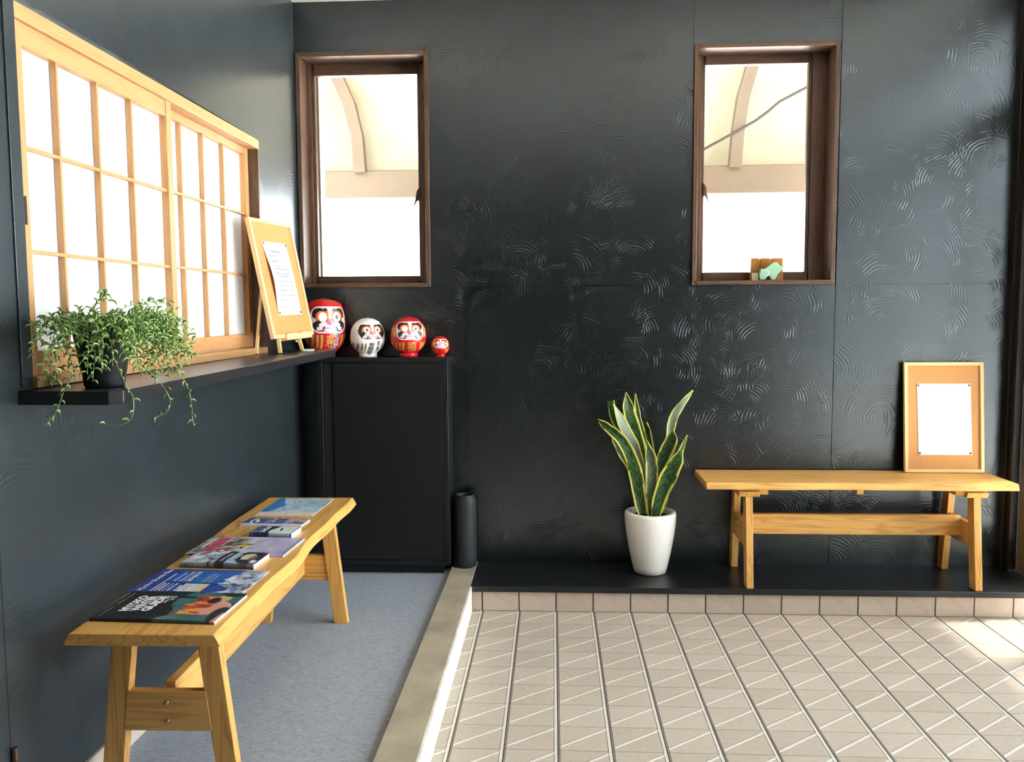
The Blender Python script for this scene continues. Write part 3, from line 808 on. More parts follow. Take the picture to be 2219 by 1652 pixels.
daruma('largest red doll, partly behind the cork board easel', 0.1285, -0.094, 0.252, 0.089, 34, 'tall', (0, 0.635, 0.78, 0.205), (False, True), 'tall',
       (('寿', -0.06, 0.275, 0.40, 0.23, 'gold_ink', False), ('明', 0.34, 0.365, 0.21, 0.095, 'black_ink', True), ('里', 0.28, 0.255, 0.21, 0.10, 'black_ink', True), ('苑', 0.20, 0.145, 0.22, 0.095, 'black_ink', True)))
daruma('only white doll, with black painted characters', 0.3135, -0.085, 0.168, 0.0735, 32, 'white', (0, 0.65, 0.72, 0.19), (True, True), 'round',
       (('御', -0.08, 0.345, 0.30, 0.13, 'black_ink', False), ('開', -0.08, 0.225, 0.28, 0.09, 'black_ink', False), ('眼', -0.08, 0.12, 0.26, 0.11, 'black_ink', False),
        ('喜', 0.32, 0.36, 0.18, 0.12, 'black_ink', False), ('寿', 0.32, 0.22, 0.18, 0.14, 'black_ink', False)))
daruma('middle-sized red doll with one blank eye, right of the white doll', 0.4895, -0.085, 0.172, 0.0755, 18, 'red', (0, 0.655, 0.70, 0.205), (False, True), 'round',
       (('福', 0.06, 0.27, 0.50, 0.24, 'gold_ink', False),))
daruma('smallest red doll at the end of the cabinet top', 0.624, -0.075, 0.089, 0.0385, 13, 'tiny', (0, 0.64, 0.66, 0.195), (False, True), 'round')

# ------------------------------------------------------------------ VASE
m = MB()
m.lathe([(0.0, 0.0), (0.046, 0.0), (0.050, 0.006), (0.0505, 0.05), (0.0505, 0.275), (0.049, 0.292), (0.044, 0.306), (0.041, 0.313), (0.0415, 0.317), (0.039, 0.318), (0.036, 0.312), (0.036, 0.05), (0.0, 0.05)], 64, closed=False)
vz = m.build('vase', 'black_vase', smooth=True); vz.location = (0.7215, -0.062, HP)
tag(vz, 'slim matt black cylinder vase between cabinet and platform', 'vase')

# ------------------------------------------------------------------ BENCHES
def bench(label, M, half_l, half_d, H, legs, wave, ly=0.0, seed=1, t=0.026):
    """local frame: x along the bench, -y the front, z up from the floor"""
    root = thing('bench', label, 'bench', M, group='oak trestle benches with live-edge seats')
    NXs = 60
    m = MB(); rows = []
    for i in range(NXs + 1):
        u = i / NXs; x = -half_l + 2 * half_l * u
        wf = wave[0] * (math.sin(u * 11.0 + seed) * 0.6 + math.sin(u * 23 + seed * 2.1) * 0.4) * min(1, 6 * u, 6 * (1 - u))
        wb = wave[1] * (math.sin(u * 8.0 + seed * 1.7) * 0.7 + math.sin(u * 19 + seed) * 0.3) * min(1, 6 * u, 6 * (1 - u))
        yf = -half_d + wf; yb = half_d + wb
        fl = wave[2]
        rows.append([(x, yf + fl, H), (x, yf + fl * 0.45, H - t * 0.45), (x, yf, H - t), (x, yb, H - t), (x, yb - fl, H)])
    vs = [p for r in rows for p in r]; fs = []
    for i in range(NXs):
        for k in range(5): fs.append((i * 5 + k, i * 5 + (k + 1) % 5, (i + 1) * 5 + (k + 1) % 5, (i + 1) * 5 + k))
    fs += [(0, 1, 2, 3, 4), tuple(NXs * 5 + k for k in (4, 3, 2, 1, 0))]
    m.add(vs, fs); m.build('seat', 'oak_x', root, bevel=0.0015)
    zt = H - t
    lx = 0.014; ld = 0.0245
    yt, yb_ = 0.098, 0.141
    for s, X in zip((-1, 1), legs):
        for d in (-1, 1):
            m = MB()
            yc0, yc1 = ly + d * yb_, ly + d * yt; z0, z1 = 0.0, zt - 0.034
            m.hexa([(X - lx, yc0 - ld, z0), (X + lx, yc0 - ld, z0), (X + lx, yc0 + ld, z0), (X - lx, yc0 + ld, z0)],
                   [(X - lx, yc1 - ld, z1), (X + lx, yc1 - ld, z1), (X + lx, yc1 + ld, z1), (X - lx, yc1 + ld, z1)])
            m.build('leg', 'oak_z', root, bevel=0.0015)
        # cross batten on the leg heads and a wider cleat glued to the seat beside it
        m = MB(); m.prism([(-0.122, zt - 0.034), (0.122, zt - 0.034), (0.13, zt - 0.012), (-0.13, zt - 0.012)], 0, X - 0.040, X + 0.042)
        m.build('batten', 'oak_y', root, bevel=0.001)
        m = MB(); m.box(X - s * 0.0 - 0.042, X + 0.042 , -0.115, 0.115, zt - 0.012, zt); m.box(min(X - s * 0.042, X - s * 0.078), max(X - s * 0.042, X - s * 0.078), -0.112, 0.112, zt - 0.027, zt)
        m.build('cleat', 'oak_y', root, bevel=0.001)
        # end rail between the legs, with two bolt heads
        def edge(z): return yb_ + (yt - yb_) * z / (zt - 0.034) - ld + 0.004
        za, zb = 0.158, 0.252
        m = MB(); m.prism([(ly - edge(za), za), (ly + edge(za), za), (ly + edge(zb), zb), (ly - edge(zb), zb)], 0, X + (0.012 if s > 0 else -0.012) - 0.011 - s * 0.008, X + (0.012 if s > 0 else -0.012) + 0.011 - s * 0.008)
        rail = m.build('end_rail', 'oak_y', root, bevel=0.001)
        for zz in (0.182, 0.226):
            m = MB(); m.ball((X + s * 0.0155, ly, zz), 0.003, 0.0048, 0.0048, 12, 8); m.build('bolt', 'steel', rail, smooth=True)
    m = MB(); m.box(legs[0] + 0.006, legs[1] - 0.006, ly - 0.012, ly + 0.012, 0.182, 0.266); m.build('stretcher', 'oak_x', root, bevel=0.001)
    xm = (legs[0] + legs[1]) / 2
    m = MB(); m.box(xm - 0.013, xm + 0.013, -0.10, 0.10, zt - 0.026, zt); m.build('center_batten', 'oak_y', root, bevel=0.001)
    return root
bench('bare oak bench on the black platform, a cork board leaning at one end', T(2.3245, -0.160, HP), 0.6055, 0.148, 0.423, (-0.432, 0.457), (0.006, 0.004, 0.012), seed=2.3)
ZB = 0.528
LBY0, LBY1 = -1.897, -0.598
bench('oak bench on the carpet against the side wall, covered with magazines', T(0.221, (LBY0 + LBY1) / 2, HC) @ RZ(91.2), (LBY1 - LBY0) / 2, 0.170, ZB - HC, (-0.505, 0.553), (0.009, 0.006, 0.014), ly=0.012, seed=0.6)

# ------------------------------------------------------------------ PRINTED MATTER ON THE BENCH
def sheet_img(func, nu, nv):
    u = np.linspace(0, 1, nu); v = np.linspace(0, 1, nv); U, V = np.meshgrid(u, v)
    return U, V, func(U, V)
def booklet(name, label, cat, cx, cy, z, w, h, t, rot, func, texts=(), res=(90, 130), bulge=0.0, group='magazines and leaflets on the bench', spine=None):
    """w across the page (local x), h up the page (local y). Page top points at the side wall."""
    root = thing(name, label, cat, T(cx, cy, z) @ RZ(90 + rot), group=group)
    nu, nv = res
    U, V, img = sheet_img(func, nu, nv)
    def zz(u, v): return t + bulge * np.sin(PI * np.clip(v, 0, 1)) * 1.0 * (1 - 0.5 * u)
    vs = np.stack([(U - 0.5) * w, (V - 0.5) * h, zz(U, V)], -1).reshape(-1, 3)
    fs = [(j * nu + i, j * nu + i + 1, (j + 1) * nu + i + 1, (j + 1) * nu + i) for j in range(nv - 1) for i in range(nu - 1)]
    m = MB(); m.add(vs, fs); cols = img.reshape(-1, 3)
    # cover turns down at the edge nearest the camera (the fold) so that it has thickness
    o0 = len(m.v); e = [(j * nu) for j in range(nv)]
    m.v += [(m.v[k][0] - 0.0004, m.v[k][1], max(0.0, 0.0)) for k in e]
    cols = np.vstack([cols, (cols[e] * 0.8 if spine is None else np.tile(spine, (nv, 1)))])
    m.f += [(e[j], e[j + 1], o0 + j + 1, o0 + j) for j in range(nv - 1)]
    cv = m.build('cover', 'printed_cover', root, colors=cols, smooth=False)
    md = cv.modifiers.new('thick', 'SOLIDIFY'); md.thickness = 0.0004; md.offset = -1
    n2 = 16
    m = MB(); pv = []
    for j in range(n2 + 1):
        v = j / n2
        for sx in (-1, 1): pv.append((sx * (w / 2 - 0.0012), (v - 0.5) * (h - 0.003), float(zz(0.5 if bulge == 0 else (0 if sx < 0 else 1), v)) - 0.0007))
    for j in range(n2 + 1):
        for sx in (-1, 1): pv.append((sx * (w / 2 - 0.0012), (j / n2 - 0.5) * (h - 0.003), 0.0))
    k = 2 * (n2 + 1); pf = []
    for j in range(n2):
        a = 2 * j
        pf += [(a, a + 1, a + 3, a + 2), (k + a, k + a + 2, k + a + 3, k + a + 1), (a, a + 2, k + a + 2, k + a), (a + 1, k + a + 1, k + a + 3, a + 3)]
    pf += [(0, k, k + 1, 1), (2 * n2, 2 * n2 + 1, k + 2 * n2 + 1, k + 2 * n2)]
    m.add(pv, pf); m.build('pages', 'pages', root)
    for (s, x0, y0, tw, thh, mat, bold) in texts:
        vs2, fs2 = fit_text(s, tw * w, thh * h, (x0 - 0.5) * w, (y0 - 0.5) * h, bold)
        if not vs2: continue
        m = MB(); m.add([(a, b, float(zz(a / w + 0.5, b / h + 0.5)) + 0.0005) for a, b in vs2], fs2); m.build('lettering', mat, root)
    return root
WHT = L3(240, 240, 240)
def snow(img, U, V, mask, seed, su=9, sv=9, blue=(120, 140, 180)):
    n = fbm(U * su, V * sv, seed, 5); n2 = fbm(U * su * 2.3, V * sv * 2.3, seed + 9, 4)
    c = L3(206, 212, 224)[None, None] * np.ones(U.shape)[..., None]
    put(c, np.clip((n - 0.52) * 6, 0, 1), L3(*blue)); put(c, np.clip((n2 - 0.58) * 8, 0, 1), L3(76, 80, 92)); put(c, np.clip((0.42 - n) * 8, 0, 1), L3(236, 238, 242))
    m = np.clip(mask, 0, 1)[..., None]; img[:] = img * (1 - m) + c * m
def lines(img, U, V, u0, u1, v0, v1, n, col, seed=0, a=0.9, frac=0.45):
    f = (V - v0) / (v1 - v0) * n
    m = (f > 0) & (f < n) & ((f - np.floor(f)) < frac) & (U > u0) & (U < u0 + (u1 - u0) * (0.7 + 0.3 * vnoise(np.floor(f) * 1.0, np.floor(f) * 0 + seed, seed)))
    m = m & (vnoise(U * 60, np.floor(f) * 7.0, seed) > 0.2)
    put(img, m.astype(float), col, a)
def cover_black(U, V):
    img = np.zeros(U.shape + (3,)); img[:] = L3(26, 26, 27)
    n = fbm(U * 4, V * 4, 11); 
    # lower part: teal mountain wave, person in a red and orange patterned jacket with a fair bun, pink sleeve
    teal = soft(V - (0.46 - 0.62 * (1 - U) ** 1.4 * 0 - 0.30 * np.abs(U - 0.30) ** 0.7 + 0.03 * np.sin(U * 14)), 0.03)
    teal = soft(V - (0.40 + 0.10 * np.cos(U * 5.5 + 0.4) - 0.12 * U), 0.03)
    tc = L3(40, 84, 92) * (1 - n[..., None]) * 1.2 + L3(120, 160, 160) * n[..., None] ** 2
    img[:] = img * (1 - teal[..., None]) + tc * teal[..., None]
    put(img, soft(np.hypot((U - 0.66) / 0.44, (V - 0.34) / 0.17) - 1, 0.15) * (fbm(U * 9, V * 6, 4) > 0.40), L3(60, 110, 116))
    pk = soft(np.hypot((U - 0.46) / 0.26, (V - 0.17) / 0.16) - 1, 0.10); put(img, pk, L3(214, 150, 132))
    rd = soft(np.abs(V - (0.30 - 0.10 * (U - 0.3)) ) - 0.085 + 0.03 * np.sin(U * 22), 0.03) * soft(np.abs(U - 0.52) - 0.32, 0.04)
    put(img, rd, L3(172, 56, 36)); put(img, rd * (fbm(U * 15, V * 9, 8) > 0.52), L3(226, 150, 60)); put(img, rd * (fbm(U * 11, V * 12, 18) > 0.62), L3(104, 22, 26))
    put(img, soft(np.hypot((U - 0.80) / 0.13, (V - 0.14) / 0.055) - 1, 0.2), L3(196, 168, 118))
    put(img, soft(np.hypot((U - 0.70) / 0.12, (V - 0.20) / 0.05) - 1, 0.3), L3(70, 22, 26))
    put(img, soft(np.hypot((U - 0.24) / 0.26, (V - 0.04) / 0.07) - 1, 0.2), L3(36, 40, 46))
    put(img, soft(V - 0.02 - 0.06 * (0.3 - U), 0.01) * (U < 0.3), L3(208, 160, 146))
    put(img, soft(np.hypot((U - 0.96) / 0.10, (V - 0.10) / 0.1) - 1, 0.2), L3(24, 26, 30))
    put(img, ((np.abs(V - 0.955) < 0.006) & ((U < 0.42) | (U > 0.5)) & (U > 0.08) & (U < 0.93)).astype(float), L3(150, 150, 146), 0.7)
    return img
z0 = ZB
booklet('magazine', 'black magazine with white block lettering, nearest on the bench', 'magazine', 0.228, -1.742, z0, 0.180, 0.287, 0.0062, -2, cover_black,
        (('MYOKO', 0.25, 0.785, 0.56, 0.080, 'white_print', 0.06), ('WINTER', 0.25, 0.697, 0.56, 0.080, 'white_print', 0.06), ('GUIDE', 0.25, 0.610, 0.56, 0.080, 'white_print', 0.06),
         ('2018', 0.55, 0.575, 0.26, 0.022, 'white_print', 0.02), ('2019', 0.66, 0.545, 0.15, 0.020, 'white_print', 0.02)), (110, 150), bulge=0.003, spine=L3(20, 20, 22))
def cover_blue(U, V):
    img = np.zeros(U.shape + (3,)); img[:] = L3(36, 68, 152)
    snow(img, U, V, soft(V - 0.30 + 0.10 * np.sin(U * 9) + 0.14 * (fbm(U * 6, V * 0 + 1, 2) - 0.5), 0.01), 21, 7, 9, (104, 120, 170))
    lines(img, U, V, 0.06, 0.92, 0.67, 0.85, 5, WHT, 3, 0.8)
    put(img, ((U > 0.07) & (U < 0.46) & (V > 0.38) & (V < 0.60)).astype(float), L3(226, 224, 218)); put(img, ((U > 0.07) & (U < 0.46) & (V > 0.38) & (V < 0.43)).astype(float), L3(226, 196, 130))
    lines(img, U, V, 0.10, 0.44, 0.45, 0.59, 5, L3(170, 172, 180), 5, 0.7)
    lines(img, U, V, 0.06, 0.40, 0.61, 0.65, 1, WHT, 6, 0.9)
    return img
booklet('brochure', 'large royal blue brochure with snowy mountains, under a smaller blue leaflet', 'brochure', 0.215, -1.556, z0, 0.180, 0.288, 0.0022, -2, cover_blue,
        (('Myoko Shuttle Bus', 0.06, 0.885, 0.90, 0.06, 'white_print', 0.02),), (80, 120), bulge=0.0)
def cover_leaf(U, V):
    img = np.zeros(U.shape + (3,)); img[:] = L3(38, 96, 176)
    snow(img, U, V, soft(V - 0.32 + 0.16 * (U - 0.5) + 0.14 * (fbm(U * 5, V * 0 + 3, 5) - 0.5), 0.01), 31, 6, 10, (110, 130, 180))
    lines(img, U, V, 0.1, 0.9, 0.50, 0.64, 3, WHT, 3, 0.7, 0.25)
    return img
booklet('leaflet', 'small bright blue leaflet lying on the larger blue brochure', 'leaflet', 0.245, -1.532, z0 + 0.0028, 0.094, 0.222, 0.0016, -3, cover_leaf,
        (('Myoko Snow', 0.12, 0.90, 0.70, 0.045, 'white_print', 0.005), ('Resorts Guide', 0.12, 0.83, 0.76, 0.045, 'white_print', 0.005), ('2018/19', 0.10, 0.735, 0.80, 0.065, 'white_print', 0.02)), (60, 120))
def cover_band(U, V):
    img = np.zeros(U.shape + (3,)); img[:] = L3(196, 200, 208)
    snow(img, U, V, np.ones(U.shape), 41, 4, 7, (150, 160, 178))
    put(img, soft(V - 0.46, 0.02), L3(150, 172, 206), 0.75)
    put(img, soft(np.hypot((U - 0.55) / 0.55, (V - 0.14) / 0.20) - 1 + 0.5 * (fbm(U * 6, V * 9, 12) - 0.5), 0.15), L3(40, 40, 44))
    put(img, soft(np.hypot((U - 0.6) / 0.26, (V - 0.20) / 0.09) - 1 + 0.6 * (fbm(U * 8, V * 12, 15) - 0.5), 0.2), L3(196, 196, 160))
    put(img, soft(np.hypot((U - 0.45) / 0.22, (V - 0.12) / 0.05) - 1, 0.3), L3(120, 84, 66))
    put(img, ((U > 0.12) & (U < 0.34) & (V > 0.03) & (V < 0.10)).astype(float), L3(220, 222, 232))
    put(img, soft(np.hypot((U - 0.8) / 0.16, (V - 0.86 + 0.25 * (U - 0.8)) / 0.05) - 1, 0.2), L3(110, 110, 118))
    put(img, soft(np.abs(V - 0.47 - 0.02 * np.sin(U * 3)) - 0.065, 0.008), L3(34, 28, 30))
    put(img, soft(U - 0.0, 0.03), L3(120, 124, 134), 0.6)
    return img
booklet('magazine', 'thick softcover magazine with a dark band across a snowy cover', 'magazine', 0.212, -1.394, z0, 0.108, 0.206, 0.013, -3, cover_band,
        (('LOTTE ARAI', 0.12, 0.455, 0.70, 0.042, 'white_print', 0.01),), (70, 130), bulge=0.004, spine=L3(30, 28, 34))
def cover_pink(U, V):
    img = np.zeros(U.shape + (3,)); img[:] = L3(150, 142, 128)
    n = fbm(U * 12, V * 14, 51, 5); put(img, np.clip((n - 0.5) * 5, 0, 1), L3(196, 190, 178)); put(img, np.clip((0.44 - n) * 7, 0, 1) * (V > 0.5), L3(94, 84, 70))
    put(img, soft(V - 0.55 - 0.10 * (U - 0.5) + 0.10 * (fbm(U * 5, V * 5, 52) - 0.5), 0.12), L3(206, 204, 216))
    put(img, soft(V - 0.36, 0.3), L3(180, 172, 206)); put(img, np.clip((fbm(U * 3, V * 6, 54) - 0.55) * 6, 0, 1) * (V < 0.45), L3(156, 148, 192))
    tl = (np.abs(V - 0.83) < 0.055) & (U > 0.06) & (U < 0.93)
    put(img, tl.astype(float), L3(206, 44, 92)); put(img, (tl & (np.abs(np.sin(U * 26)) < 0.25)).astype(float), L3(190, 160, 150))
    put(img, ((np.abs(V - 0.93) < 0.012) & (U > 0.35) & (U < 0.9)).astype(float), L3(236, 226, 226))
    put(img, ((np.abs(V - 0.755) < 0.010) & (U > 0.5) & (U < 0.93)).astype(float), L3(236, 226, 226))
    put(img, soft(np.hypot((U - 0.16) / 0.13, (V - 0.67) / 0.065) - 1, 0.1), L3(206, 40, 84)); put(img, ((np.abs(U - 0.16) < 0.07) & (np.abs(V - 0.675) < 0.022)).astype(float), L3(242, 220, 226))
    sk = soft(np.abs(V - 0.52) - 0.055 + 0.25 * np.abs(U - 0.50), 0.03) * (U > 0.33) * (U < 0.66); put(img, sk, L3(204, 192, 40))
    put(img, soft(np.abs(U - 0.56) - 0.025, 0.02) * (np.abs(V - 0.53) < 0.10) * (fbm(U * 20, V * 20, 5) > 0.35), L3(40, 38, 36))
    put(img, soft(np.hypot((U - 0.37) / 0.05, (V - 0.52) / 0.02) - 1, 0.3), L3(46, 40, 34))
    put(img, soft(np.hypot((U - 0.36) / 0.12, (V - 0.215) / 0.025) - 1, 0.4), L3(206, 200, 170))
    lines(img, U, V, 0.25, 0.6, 0.28, 0.44, 5, L3(130, 140, 170), 9, 0.5)
    put(img, ((np.abs(V - 0.03) < 0.008) & (U > 0.1)).astype(float), L3(90, 84, 110))
    return img
booklet('magazine', 'grey and lilac magazine with a pink title strip and yellow skier', 'magazine', 0.214, -1.248, z0, 0.182, 0.286, 0.0045, -2, cover_pink, (), (110, 150), bulge=0.0015)
def cover_thick(U, V):
    img = np.zeros(U.shape + (3,)); img[:] = L3(214, 222, 228)
    put(img, soft(0.54 - V + 0.05 * np.sin(U * 5), 0.02), L3(34, 52, 96)); put(img, soft(0.80 - V, 0.03) * (fbm(U * 5, V * 5, 2) > 0.45), L3(86, 120, 164))
    put(img, soft(np.abs(V - 0.62) - 0.02, 0.02), L3(20, 28, 52))
    put(img, soft(np.hypot((U - 0.55) / 0.24, (V - 0.36 - 0.15 * (U - .5)) / 0.03) - 1, 0.3), L3(50, 60, 76))
    put(img, soft(np.hypot((U - 0.45) / 0.22, (V - 0.16) / 0.08) - 1, 0.5), L3(206, 214, 170)); put(img, ((np.abs(V - 0.025) < 0.018)).astype(float), L3(90, 120, 180))
    return img
def spine_thick(): return L3(60, 58, 66)
booklet('booklet', 'thick pocket booklet with a navy half cover, its spine towards the camera', 'booklet', 0.253, -1.112, z0, 0.078, 0.135, 0.0165, -5, cover_thick,
        (('SNOW', 0.08, 0.66, 0.84, 0.13, 'white_print', 0.04),), (60, 90), spine=spine_thick())
def cover_slim(U, V):
    img = np.zeros(U.shape + (3,)); img[:] = L3(70, 86, 150)
    put(img, (U < 0.22).astype(float), L3(212, 214, 226)); 
    put(img, soft(V - 0.34, 0.01) * (U >= 0.22), L3(178, 166, 176)); put(img, np.clip((fbm(U * 5, V * 12, 61) - 0.5) * 6, 0, 1) * (V < 0.26) * (U > 0.22), L3(110, 100, 108))
    put(img, ((np.abs(U - 0.55) < 0.18) & (np.abs(V - 0.79 - 0.12 * (U - .5)) < 0.03) | (np.abs(np.hypot((U - 0.55) / 0.3, (V - 0.83) / 0.06) - 1) < 0.2) & (V > 0.82)).astype(float), WHT)
    lines(img, U, V, 0.3, 0.95, 0.60, 0.68, 2, L3(180, 186, 216), 3, 0.8, 0.4); lines(img, U, V, 0.3, 0.95, 0.36, 0.48, 2, L3(150, 158, 200), 4, 0.8, 0.2)
    return img
booklet('booklet', 'slim pale blue booklet just before the folded trail map', 'booklet', 0.204, -0.976, z0, 0.088, 0.205, 0.006, -3, cover_slim,
        (('2019', 0.34, 0.50, 0.60, 0.085, 'white_print', 0.01),), (60, 110), spine=L3(226, 226, 232))
def cover_map(U, V):
    img = np.zeros(U.shape + (3,)); img[:] = L3(176, 206, 224)
    n = fbm(U * 5, V * 6, 71, 5); put(img, np.clip((n - 0.5) * 5, 0, 1), L3(206, 222, 232)); put(img, np.clip((0.42 - n) * 6, 0, 1), L3(146, 184, 212))
    rg = 0.80 + 0.10 * np.sin(U * 7 + 1) + 0.10 * (fbm(U * 7, V * 0 + 3, 9) - 0.5)
    put(img, soft(rg - V, 0.015) * (U > 0.18), L3(46, 134, 204))
    put(img, soft(np.abs(fbm(U * 4, V * 4, 77) - 0.5) - 0.008, 0.006) * (U > 0.25), L3(120, 160, 180), 0.8)
    for (a, b) in ((0.42, 0.70), (0.36, 0.64), (0.80, 0.56), (0.90, 0.42), (0.72, 0.30), (0.42, 0.42), (0.30, 0.24), (0.74, 0.62), (.5, .5)):
        put(img, soft(np.hypot((U - a) / 0.022, (V - b) / 0.020) - 1, 0.4), L3(36, 50, 66))
    put(img, (U < 0.20).astype(float), L3(226, 214, 206)); put(img, ((U < 0.17) & (U > 0.03) & (np.abs(V * 6 - np.round(V * 6)) < 0.04)).astype(float), L3(206, 180, 170))
    put(img, ((np.abs(V - 0.035) < 0.014) & (U > 0.55) & (U < 0.85)).astype(float), L3(150, 70, 110)); put(img, (V < 0.02).astype(float), L3(206, 216, 226))
    return img
booklet('trail_map', 'pale blue snow trail map at the far end of the bench', 'map', 0.2, -0.752, z0, 0.256, 0.200, 0.0022, -1, cover_map, (), (120, 100))

# ------------------------------------------------------------------ CORK BOARDS
def cork_board(label, M, w, h, paper, pins, text=False, curl=0.0):
    """local frame: x across, y up the board, z out of its face; origin at the lower left back corner"""
    root = thing('notice_board', label, 'notice board', M, group='wood framed cork notice boards')
    f, t = 0.014, 0.016
    for (a, b, c, d, mat) in ((0, f, 0, h, 'frame_y'), (w - f, w, 0, h, 'frame_y'), (f, w - f, 0, f, 'frame_x'), (f, w - f, h - f, h, 'frame_x')):
        m = MB(); m.box(a, b, c, d, 0, t); m.build('frame_rail', mat, root, bevel=0.001)
    m = MB(); m.box(f, w - f, f, h - f, 0.003, 0.010); m.build('cork_panel', 'cork', root)
    px0, px1, py0, py1, sk = paper
    m = MB(); nv = 24; nu = 4
    vs = []
    for j in range(nv + 1):
        v = j / nv
        for i in range(nu + 1):
            u = i / nu
            vs.append((px0 + (px1 - px0) * u + sk * v, py0 + (py1 - py0) * v, 0.0112 + curl * math.sin(PI * v) ** 2 * (0.6 + 0.4 * math.cos(u * 3)) ))
    m.add(vs, [(j * (nu + 1) + i, j * (nu + 1) + i + 1, (j + 1) * (nu + 1) + i + 1, (j + 1) * (nu + 1) + i) for j in range(nv) for i in range(nu)])
    sheet = m.build('paper_sheet', 'paper', root); md = sheet.modifiers.new('thick', 'SOLIDIFY'); md.thickness = 0.0003
    if text:
        m = MB(); r2 = random.Random(4)
        rows = [(0.86, 0.30, 0.72, 0.011), (0.815, 0.20, 0.82, 0.006), (0.79, 0.20, 0.52, 0.006), (0.725, 0.22, 0.48, 0.009), (0.66, 0.24, 0.70, 0.006), (0.625, 0.26, 0.88, 0.007),
                (0.56, 0.28, 0.95, 0.007), (0.525, 0.30, 0.82, 0.007), (0.455, 0.30, 0.95, 0.007), (0.395, 0.30, 0.92, 0.006), (0.33, 0.30, 0.88, 0.006), (0.265, 0.28, 0.92, 0.006), (0.20, 0.24, 0.70, 0.006), (0.10, 0.22, 0.78, 0.006)]
        W_, H_ = px1 - px0, py1 - py0
        for (v, u0, u1, hh) in rows:
            u = u0 - 0.08
            while u < u1 - 0.08:
                for _ in range(r2.randint(2, 8)):
                    zz = 0.0112 + curl * math.sin(PI * v) ** 2 * (0.6 + 0.4 * math.cos(u * 3)) + 0.0006; k = hh * r2.choice((0.42, 0.42, 0.42, 0.62))
                    m.box(px0 + u * W_ + sk * v, px0 + (u + 0.0085) * W_ + sk * v, py0 + v * H_, py0 + v * H_ + k, zz, zz + 0.0001); u += 0.0115
                u += 0.014
        m.build('lettering', 'ink', sheet)
    for (a, b) in pins:
        m = MB(); m.lathe([(0.0, 0.0), (0.0045, 0.0), (0.0045, 0.002), (0.003, 0.0036), (0.0, 0.004)], 14, (a, b, 0.0118), closed=False); m.build('pin', 'pin_metal', root, smooth=True)
    return root
def frame_from(bl, br, tl):
    bl, br, tl = Vector(bl), Vector(br), Vector(tl); x = (br - bl).normalized(); y = tl - bl; y = (y - x * y.dot(x)).normalized(); z = x.cross(y)
    M = Matrix((x, y, z)).transposed().to_4x4(); M.translation = bl; return M, (br - bl).length, (tl - bl).length
# board on the bare bench, leaning on the wall
M, w_, h_ = frame_from((2.588, -0.062, 0.5305), (2.914, -0.062, 0.5305), (2.588 - 0.033, -0.018, 0.9915))
cork_board('cork board with a blank white sheet, leaning on the wall above the bare bench', M, w_, h_, (0.058, 0.278, 0.074, 0.374, -0.004), ((0.060, 0.367), (0.268, 0.367), (0.064, 0.081), (0.272, 0.081)))
# board on the easel on the counter shelf
M, w_, h_ = frame_from((0.080, -0.622, 1.1165), (0.127, -0.287, 1.1255), (-0.006, -0.642, 1.556))
EB = M
cork_board('cork board with a typed notice on a small easel', M, w_, h_, (0.085, 0.275, 0.085, 0.365, -0.012), ((0.081, 0.358), (0.257, 0.358), (0.092, 0.094), (0.266, 0.094)), text=True, curl=0.012)

# ------------------------------------------------------------------ EASEL
ez = shelf_z(-0.45)
ea = thing('table_easel', 'small pale wooden easel holding the typed notice', 'easel', T(0.08, -0.45, ez))
Pe = Vector(ea.matrix_world.translation)
def board_pt(x, y, z): return EB @ Vector((x, y, z))
def bar(a, b, wx, name):
    m = MB(); a = Vector(a); b = Vector(b); t = (b - a).normalized(); u = t.cross(Vector((0, 1, 0))); u = u.normalized(); v = t.cross(u)
    q = lambda p: [p - u * wx - v * wx, p + u * wx - v * wx, p + u * wx + v * wx, p - u * wx + v * wx]
    m.hexa(q(a), q(b)); loc(m, Pe).build(name, 'frame_z', ea, bevel=0.001)
zs = shelf_z(-0.55)
def to_floor(p, d):
    k = (shelf_z(p.y) + 0.0022 - p.z) / d.z; return p + d * k
dn = (board_pt(0, 0, 0) - board_pt(0, 1, 0)).normalized(); xa = (board_pt(1, 0, 0) - board_pt(0, 0, 0)).normalized()
for s, x0 in ((-1, 0.075), (1, 0.245)):
    p = board_pt(x0, 0.02, -0.008); d = (dn + xa * s * 0.10).normalized(); f_ = to_floor(p, d)
    top = board_pt(w_ / 2 + s * 0.02, 0.40, -0.010); bar(f_, top, 0.0065, 'leg')
apex = board_pt(w_ / 2, 0.38, -0.022); foot = Vector((0.018, -0.60, shelf_z(-0.60) + 0.0022)); bar(foot, apex, 0.0055, 'rear_leg')
m = MB(); m.prism([(0.085, -0.010), (0.30, -0.010), (0.30, 0.012), (0.235, 0.016), (0.19, 0.010), (0.15, 0.014), (0.095, 0.014), (0.085, 0.006)], 2, 0.0165, 0.024)
m.box(0.085, 0.30, -0.010, -0.0005, -0.016, 0.0165)
m.v = [tuple(EB @ Vector(v) - Pe) for v in m.v]; m.build('ledge', 'frame_y', ea, bevel=0.001)
m = MB(); m.lathe([(0.0, 0), (0.006, 0.0), (0.007, 0.004), (0.004, 0.009), (0.0, 0.010)], 14, closed=False)
kb = [tuple(EB @ (Vector((0.17, -0.018, 0.01)) + Vector((v[0], v[1] , v[2]))) - Pe) for v in m.v]; m.v = kb; m.build('knob', 'steel', ea, smooth=True)
# two small white cards beside the easel foot
m = MB(); m.box(-0.020, 0.020, -0.052, 0.052, 0.0, 0.006); o = m.build('note_pad', 'white_box', bevel=0.0006); o.matrix_world = T(0.135, -0.345, shelf_z(-0.345) + 0.0006) @ RZ(14)
tag(o, 'small white pad lying by the easel foot on the counter shelf', 'note pad')

